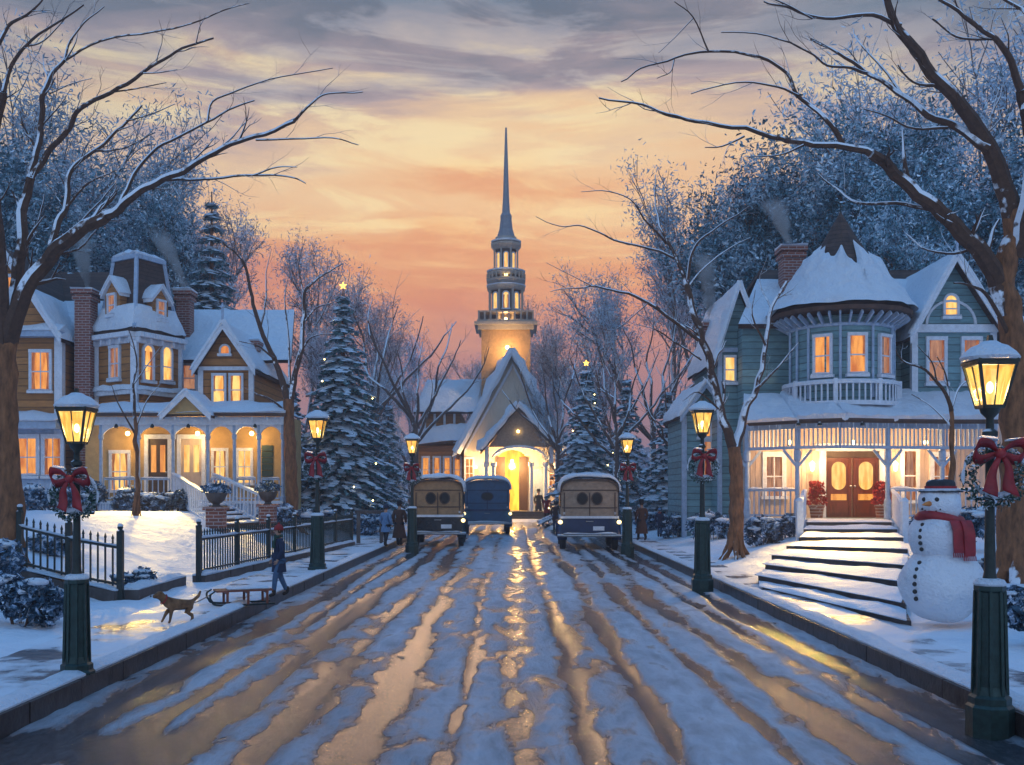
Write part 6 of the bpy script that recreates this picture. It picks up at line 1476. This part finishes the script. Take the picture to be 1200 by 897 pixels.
# spruces ------------------------------------------------------------
def spruce(px, pyt, d, hw, label, seed, star=False, lights=True, name='spruce_tree', zb=None, rows=None, group=None):
    rng = random.Random(seed); x = X(px, d); zb = hgt(x, d)-.1 if zb is None else zb; zt = Z(pyt, d); Hh = zt-zb; Rm = hw/F*d
    t = thing(name, (x, d, zb), label, 'tree', group); o = Vector((x, d, 0))
    mb = MB(True); mb.tube([(x, d, zb-.2), (x, d, zb+Hh*.5), (x, d, zt)], [Rm*.09, Rm*.06, .02], 8); mb.build('trunk', 'bark', t)
    g = MB(); s = MB(); rows = rows or int(Hh/.38)
    for i in range(rows):
        f = (i+.35)/rows; z = zb+Hh*(.06+.92*f); R = Rm*(1-f)**.8*rng.uniform(.88, 1.1)+.06; nb = max(6, int(R*11))
        for k in range(nb):
            a = 2*PI*(k+rng.random()*.7)/nb+i; q = Vector((math.cos(a), math.sin(a), 0)); L = R*rng.uniform(.72, 1.08); w = .10+.20*R*rng.uniform(.6, 1.1)/max(1, nb/9)
            zz = z+rng.gauss(0, .05); drop = .28*L+.04; sd = Vector((-q.y, q.x, 0)); m_ = max(3, int(L/.16))
            for j in range(m_):
                u = (j+.6)/m_; c = o+q*L*u+Vector((0, 0, zz-drop*u**1.4+.06*math.sin(u*3))); ww = (w+.05)*(1-.55*u)+.04
                for q2 in range(3):
                    g.card(c+sd*rng.uniform(-ww, ww)+Vector((0, 0, rng.uniform(-.10, .0))), .085+.03*rng.random(), rng, .55, 1.2)
                if u > .15:
                    cs = c+sd*rng.uniform(-ww, ww)*.7+Vector((0, 0, .035)); a_ = sd*rng.uniform(.12, .26)+Vector((0, 0, rng.uniform(-.03, .0))); b_ = q*rng.uniform(.08, .13)+Vector((0, 0, -.035)); kk = len(s.v)
                    s.v += [cs-a_-b_, cs+a_-b_*.7, cs+a_*.8+b_, cs-a_*.7+b_*1.1, cs+Vector((0, 0, .05))]; s.f += [(kk, kk+1, kk+4), (kk+1, kk+2, kk+4), (kk+2, kk+3, kk+4), (kk+3, kk, kk+4)]
    g.build('boughs', 'pine', t, fix=False); s.smooth = 'all'; tag(s.build('bough_snow', 'pinesnow', t, fix=False), kind='stuff')
    if star:
        mb = MB(); c = Vector((x, d, zt+.12)); pts = []
        for k in range(10):
            a = PI/2+PI*k/5; rr = .15 if k % 2 == 0 else .065; pts.append(c+Vector((rr*math.cos(a), 0, rr*math.sin(a))))
        mb.v = pts+[c+Vector((0, -.06, 0)), c+Vector((0, .06, 0))]; mb.f = [(k, (k+1) % 10, 10) for k in range(10)]+[((k+1) % 10, k, 11) for k in range(10)]
        mb.build('star', 'star', t)
    if lights:
        for k in range(9):
            mb = MB(True); f = rng.random()**1.3; R = Rm*(1-f)**.85*.98; a = rng.uniform(-PI, 0); mb.ball((x+R*math.cos(a), d+R*math.sin(a), zb+Hh*(.06+.9*f)-.2*R), .026, 6, 4); mb.build('fairy_light', 'bulb', t)
    return t
GS = 'snowy spruces beside the road'
spruce(402, 339, 38, 76, 'tall snowy Christmas spruce with a golden star left of the church', 21, star=True, group=GS)
spruce(687, 429, 46, 56, 'snowy Christmas spruce with a golden star right of the church', 22, star=True, group=GS)
spruce(248, 225, 44, 74, 'tall snowy spruce rising behind the right gable of the brown house', 23, lights=False, rows=26, group=GS)
spruce(455, 470, 52, 34, 'small snowy spruce between the starred spruce and the church aisle', 24, lights=False, group=GS)
spruce(735, 440, 50, 38, 'snowy spruce just right of the smaller starred spruce', 25, lights=False, group=GS)
spruce(782, 455, 44, 42, 'snowy spruce behind the right pavement walkers, left of the teal house', 26, lights=False, group=GS)
spruce(340, 440, 48, 45, 'snowy spruce behind the forked bare tree', 27, lights=False, group=GS)
# shrubs -------------------------------------------------------------
SHR = []
def shrub(px, pyb, w, h, label, seed, d=None, grp='snow-laden garden shrubs'):
    rng = random.Random(seed)
    if d is None:
        z = .3
        for _ in range(6): d = dist(pyb, z); z = hgt(X(px, d), d)
    x = X(px, d); z = hgt(x, d); W_ = w/F*d/2; Hh = h/F*d
    t = thing('shrub', (x, d, z), label, 'shrub', grp); g = MB(); s = MB('all'); st = MB(True)
    lob = [(Vector((rng.uniform(-.7, .7)*W_, rng.uniform(-.4, .4)*W_, rng.uniform(.25, .62)*Hh)), rng.uniform(.38, .6)*min(W_, Hh*.9)) for _ in range(max(5, int(W_*5)))]
    o = Vector((x, d, z))
    for c, r in lob:
        st.tube([o+Vector((c.x*.3, c.y*.3, -.05)), o+c*.6, o+c], [.02, .014, .006], 5, False)
        for k in range(int(110+160*r)):
            v = Vector((rng.gauss(0, 1), rng.gauss(0, 1), rng.gauss(0, 1))).normalized()*r*rng.uniform(.65, 1.1); p = o+c+v
            if p.z < z-.02: continue
            g.card(p, .035+.014*d/14, rng, .2, 1.5)
        for k in range(3):
            cs = o+c+Vector((rng.uniform(-.5, .5)*r, rng.uniform(-.6, .2)*r, r*rng.uniform(.6, .85))); s.ball(cs, r*rng.uniform(.28, .5), 10, 7, .6, (1.25, 1, .42))
    st.build('twigs', 'twig', t); g.build('leaves', 'leafblue', t, fix=False); s.build('shrub_snow', 'snowb', t)
for i, (px, pyb, w, h, lb, dd) in enumerate([
 (22, 752, 90, 78, 'large snowy shrub at the bottom left edge beside the near left lamp', 12.0), (-10, 700, 80, 70, 'dark snowy shrub at the left edge under the huge bare tree', 14.3), (70, 655, 60, 26, 'low snowy shrub on the lawn behind the short iron fence', 17.5),
 (60, 612, 70, 34, 'snowy foundation shrub below the left wing windows of the brown house', 29), (115, 610, 60, 36, 'snowy foundation shrub below the brown house porch, left of the thin young tree', 28.5), (165, 606, 60, 32, 'snowy foundation shrub at the foot of the thin young tree', 28.3), (205, 605, 36, 26, 'small snowy shrub left of the brown house stairs', 28.4),
 (168, 704, 60, 26, 'low snowy shrub spilling over the low wall between the fences', 15.6), (322, 604, 46, 32, 'snowy shrub right of the brown house stairs at the porch end', 30), (368, 602, 50, 28, 'snowy shrub under the tall starred spruce, left part', 33), (420, 602, 60, 28, 'snowy shrub under the tall starred spruce, right part', 36),
 (893, 636, 44, 36, 'snowy shrub between the twin-stemmed tree and the entrance steps railing', 24.5), (915, 632, 34, 34, 'snowy shrub against the left railing of the entrance steps', 25.5), (1078, 628, 40, 46, 'snowy shrub right of the entrance steps railing, behind the snowman', 24), (835, 612, 50, 34, 'snowy shrub by the pale blue side wing', 28.5), (795, 606, 44, 30, 'snowy shrub between side wing and right pavement', 32), (762, 604, 36, 24, 'snowy shrub behind the right pavement walkers', 38),
 (1128, 622, 60, 60, 'tall snowy shrub directly behind the snowman', 20), (1178, 690, 60, 60, 'rounded snowy shrub right of the large right lamp', 11.6), (1215, 725, 70, 60, 'snow mounded shrub at the right edge below the huge tree', 10.2), (1150, 640, 40, 34, 'snowy shrub at the foot of the huge right tree', 15)]):
    shrub(px, pyb, w, h, lb, 40+i, dd)
# woods behind -------------------------------------------------------
def crown_tree(seed, Hh, Rw, mat, bmat='farbark', cards=4200, cs=.16, dense=1.0, asp=3.2):
    rng = random.Random(seed); t = thing('frosted_tree', (0, 0, 0), 'x', 'tree'); mb = MB(True); tips = []
    def rec(p, dr, L, r, lv):
        pts = [p]; cur = p.copy(); d2 = dr.copy()
        for _ in range(4): d2 = (d2+Vector((rng.gauss(0, .13), rng.gauss(0, .13), rng.gauss(0, .08)))).normalized(); cur = cur+d2*L/4; pts.append(cur.copy())
        mb.tube(catmull(pts, 2), [max(.011, r*(1-.55*i/8)) for i in range(9)], 6 if lv < 2 else (4 if lv < 4 else 3), False)
        if lv >= 1: tips.extend(pts[1:])
        if lv < 4:
            for k in range((6, 4, 4, 3)[lv]):
                q = pts[rng.randint(2, 4)]; a = rng.uniform(0, 2*PI); e = rng.uniform(.35, .95); n_ = (d2*math.cos(e)+(Vector((math.cos(a), math.sin(a), .25)).normalized())*math.sin(e)).normalized(); rec(q, n_, L*rng.uniform(.5, .72), r*.5, lv+1)
    rec(Vector((0, 0, -.3)), Vector((0, 0, 1)), Hh*.42, Hh*.018, 0)
    sx = max(abs(q.x) for q in tips); sz = max(q.z for q in tips)
    for v in mb.v: v.x *= Rw/sx; v.y *= Rw/sx; v.z *= Hh/sz
    tips = [Vector((q.x*Rw/sx, q.y*Rw/sx, q.z*Hh/sz)) for q in tips]
    mb.build('trunk', bmat, t)
    g = MB()
    for k in range(cards):
        q = rng.choice(tips); s_ = Rw*.065*dense; g.card(q+Vector((rng.gauss(0, s_), rng.gauss(0, s_), rng.gauss(0, s_*.8))), cs*rng.uniform(.5, 1.2), rng, .1, asp)
    g.build('crown', mat, t, fix=False); return t
PROTO = [crown_tree(61, 9, 3.4, 'frostlilac', cs=.024, cards=10000), crown_tree(62, 10, 3.6, 'frostblue', cs=.026, cards=12000), crown_tree(63, 8.5, 3.2, 'frostpink', cs=.024, cards=9000), crown_tree(64, 13, 4.2, 'darkpine', 'bark', 48000, .058, 2.0, 1.8)]
first = [True]*4
def put(kind, px, pyt, d, sxy, label, rot=0, name='frosted_tree', group='frosted trees beyond the church and houses'):
    o = PROTO[kind] if first[kind] else copy_tree(PROTO[kind]); first[kind] = False
    x = X(px, d); z = ground_h(x, d) if d > 45 else hgt(x, d); hh = (9, 10, 8.5, 13)[kind]; s = (Z(pyt, d)-z)/hh
    o.location = (x, d, z-.1); o.scale = (s*sxy, s*sxy, s); o.rotation_euler.z = rot; o.name = name; tag(o, label, 'tree', group); return o
WD = [
 (3, 945, 158, 40, 1.0, 'dark blue frosted pine behind the left roof of the teal house, between turret and chimney', 0), (3, 1075, 128, 42, 1.05, 'largest dark blue frosted pine behind the right gable of the teal house', 1.3), (3, 1195, 150, 38, 1.1, 'dark blue frosted pine at the right edge behind the huge bare tree', 2.2), (3, 1010, 205, 36, .8, 'shorter dark pine directly behind the round turret', 3.0),
 (3, 60, 195, 44, 1.0, 'dark blue frosted pine behind the left wing of the brown house', .7), (3, 172, 215, 46, .8, 'dark frosted pine behind the mansard tower', 2.9), (3, -40, 150, 40, 1.1, 'dark blue frosted pine at the left edge above the roofs', 4.1),
 (1, 30, 85, 50, 1.0, 'blue frosted tree highest at the left edge', .2), (1, 120, 125, 55, .95, 'blue frosted tree behind the mansard tower', 1.1), (1, 165, 205, 60, .8, 'blue frosted tree right of the mansard tower', 2.0), (0, 285, 235, 58, .9, 'lilac frosted tree right of the tall spruce behind the brown house', .4), (2, 225, 225, 66, .8, 'rose frosted tree behind the tall spruce', 2.4),
 (0, 345, 262, 62, .85, 'lilac frosted tree behind the forked bare tree', 3.3), (2, 395, 318, 72, .9, 'rose frosted tree behind the tall starred spruce', .9), (0, 440, 335, 66, .8, 'lilac frosted tree right of the tall starred spruce', 1.7), (1, 480, 375, 75, .8, 'blue frosted tree just left of the steeple', 2.8), (2, 525, 398, 84, .9, 'rose frosted tree close behind the church aisle', 5.1), (0, 375, 370, 50, .8, 'low lilac frosted tree left of the starred spruce tip', 4.4),
 (0, 648, 372, 80, .9, 'lilac frosted tree just right of the steeple', .3), (2, 690, 338, 74, .9, 'rose frosted tree behind the smaller starred spruce', 1.9), (1, 735, 292, 62, .85, 'blue frosted tree between starred spruce and twin-stemmed tree', 3.1), (0, 780, 262, 66, .9, 'lilac frosted tree behind the crown of the twin-stemmed tree', 4.0), (1, 830, 195, 60, .9, 'blue frosted tree behind the left gable of the teal house', 5.0), (2, 870, 205, 70, .9, 'rose frosted tree behind the left gable of the teal house', .8), (0, 905, 172, 56, .9, 'lilac frosted tree above the chimney of the teal house', 2.1),
 (1, 985, 95, 58, 1.0, 'blue frosted tree high above the round turret', 1.2), (1, 1080, 60, 60, 1.0, 'blue frosted tree highest above the right gable', 3.9), (1, 1175, 40, 52, 1.0, 'blue frosted tree highest at the right edge', 5.5), (0, 1040, 110, 66, .9, 'lilac frosted tree between the turret tip and the huge tree', 2.6), (0, 80, 150, 66, .9, 'lilac frosted tree far behind the left roofs', 3.6),
 (2, 615, 425, 92, .9, 'low rose frosted tree hidden behind the church roof', 1.0), (0, 560, 410, 95, .9, 'low lilac frosted tree immediately behind the tower base', 2.0), (1, 660, 432, 60, .8, 'low blue frosted tree right of the church gable', 3.0), (1, 505, 440, 74, .9, 'low blue frosted tree above the clerestory roof', 4.9), (0, 720, 400, 70, .9, 'low lilac frosted tree behind the spruces on the right', 5.7), (1, 430, 420, 60, .9, 'low blue frosted tree behind the small spruce', .1)]
for k, px, pyt, d, s, lb, rt in WD: put(k, px, pyt, d, s, lb, rt, 'dark_pine_tree' if k == 3 else 'frosted_tree')
# slender dark bare trees round the church
def plain_bare(px, pyb, pyt, lean, label, seed, d):
    rng = random.Random(seed); x = X(px, d); z = hgt(x, d); Hh = Z(pyt, d)-z; t = thing('bare_tree', (x, d, z), label, 'tree', 'slender bare trees round the church')
    mb = MB(True); p = catmull([Vector((x, d, z-.1)), Vector((x+lean*.1, d, z+Hh*.3)), Vector((x+lean*.2, d, z+Hh*.45))], 4); mb.tube(p, [Hh*.017*(1-.25*i/(len(p)-1)) for i in range(len(p))], 8); mb.build('trunk', 'farbark', t); mb = MB(True)
    for k in range(7):
        a = -.9+1.8*k/6+rng.uniform(-.1, .1); b = p[-1-rng.randint(0, 3)]; L = Hh*.55*rng.uniform(.7, 1.05); q = [b]
        for j in range(1, 6): f = j/5; q.append(b+Vector((math.sin(a*(1-.25*f))*L*f+rng.gauss(0, .08), rng.uniform(-.3, .3)*L*f, math.cos(a*.8)*L*f)))
        pp = limb(mb, q, Hh*.009, Hh*.002, 6, 3); grow_twigs(mb, pp, Hh*.0035, rng, Hh*.2, 1, every=3)
    mb.build('branches', 'farbark', t)
plain_bare(487, 600, 345, -.2, 'slender bare tree left of the church aisle', 71, 48); plain_bare(653, 600, 400, .2, 'slender bare tree right against the church gable', 72, 54); plain_bare(722, 600, 380, 0, 'slender bare tree between the two right spruces', 73, 42); plain_bare(795, 600, 430, 0, 'slender bare tree right of the third right lamp', 74, 36); plain_bare(440, 600, 330, .1, 'slender bare tree right of the tall starred spruce', 75, 50); plain_bare(765, 600, 350, .1, 'slender bare tree behind the twin-stemmed tree limbs', 76, 52)
# far woods closing the horizon
rng = random.Random(99); mb = MB()
for k in range(26000):
    a = rng.uniform(-1.05, 1.05); R = rng.uniform(105, 135); x = R*math.sin(a); y = R*math.cos(a); top = 6.5+2.5*nz(a*9, 0, 0, 1)+1.5*nz(a*40, 2, 0, 1); z = (y-90)*.02+rng.random()**.8*top
    mb.card((x, y, z), rng.uniform(.3, .6), rng, .1, 1.5)
o = mb.build('far_woods', 'frostlilac', loc=(0, 110, 0), fix=False); tag(o, 'hazy lilac woods closing the horizon behind church and houses', 'woods', kind='stuff')
# ------------------------------------------------------------------ haze
HZ = 0.0026
if HZ:
    m, nt, out = newmat('dusk_haze'); v = nd(nt, 'ShaderNodeVolumePrincipled', {'Color': (.84, .84, .90, 1), 'Density': HZ, 'Anisotropy': .2}); nt.links.new(v.outputs[0], out.inputs['Volume'])
    mb = MB(); mb.box(-310, 310, -40, 410, -1.2, 27.5); o = mb.build('haze', m, loc=(0, 0, 0)); o['kind'] = 'stuff'; o['label'] = 'thin lilac evening haze filling the street'; o['category'] = 'haze'
# ------------------------------------------------------------------ camera and view
cd = bpy.data.cameras.new('camera'); cam = bpy.data.objects.new('camera', cd); COL.objects.link(cam); cam.location = (0, 0, H); cam.rotation_euler = (PI/2, 0, 0)
cd.sensor_width = 36; cd.lens = 36; cd.shift_y = (CY-448.5)/1200; cd.clip_end = 4000; cd.clip_start = .1; S.camera = cam
S.render.engine = 'CYCLES'
vs_ = S.view_settings; vs_.view_transform = 'Standard'; vs_.look = 'None'; vs_.exposure = .36; vs_.gamma = 1
S.cycles.max_bounces = 6; S.cycles.volume_bounces = 0; S.cycles.transparent_max_bounces = 12; S.cycles.volume_step_rate = 4 if hasattr(S.cycles, 'volume_step_rate') else 1
for o in S.objects:
    if '_o' in o: del o['_o']
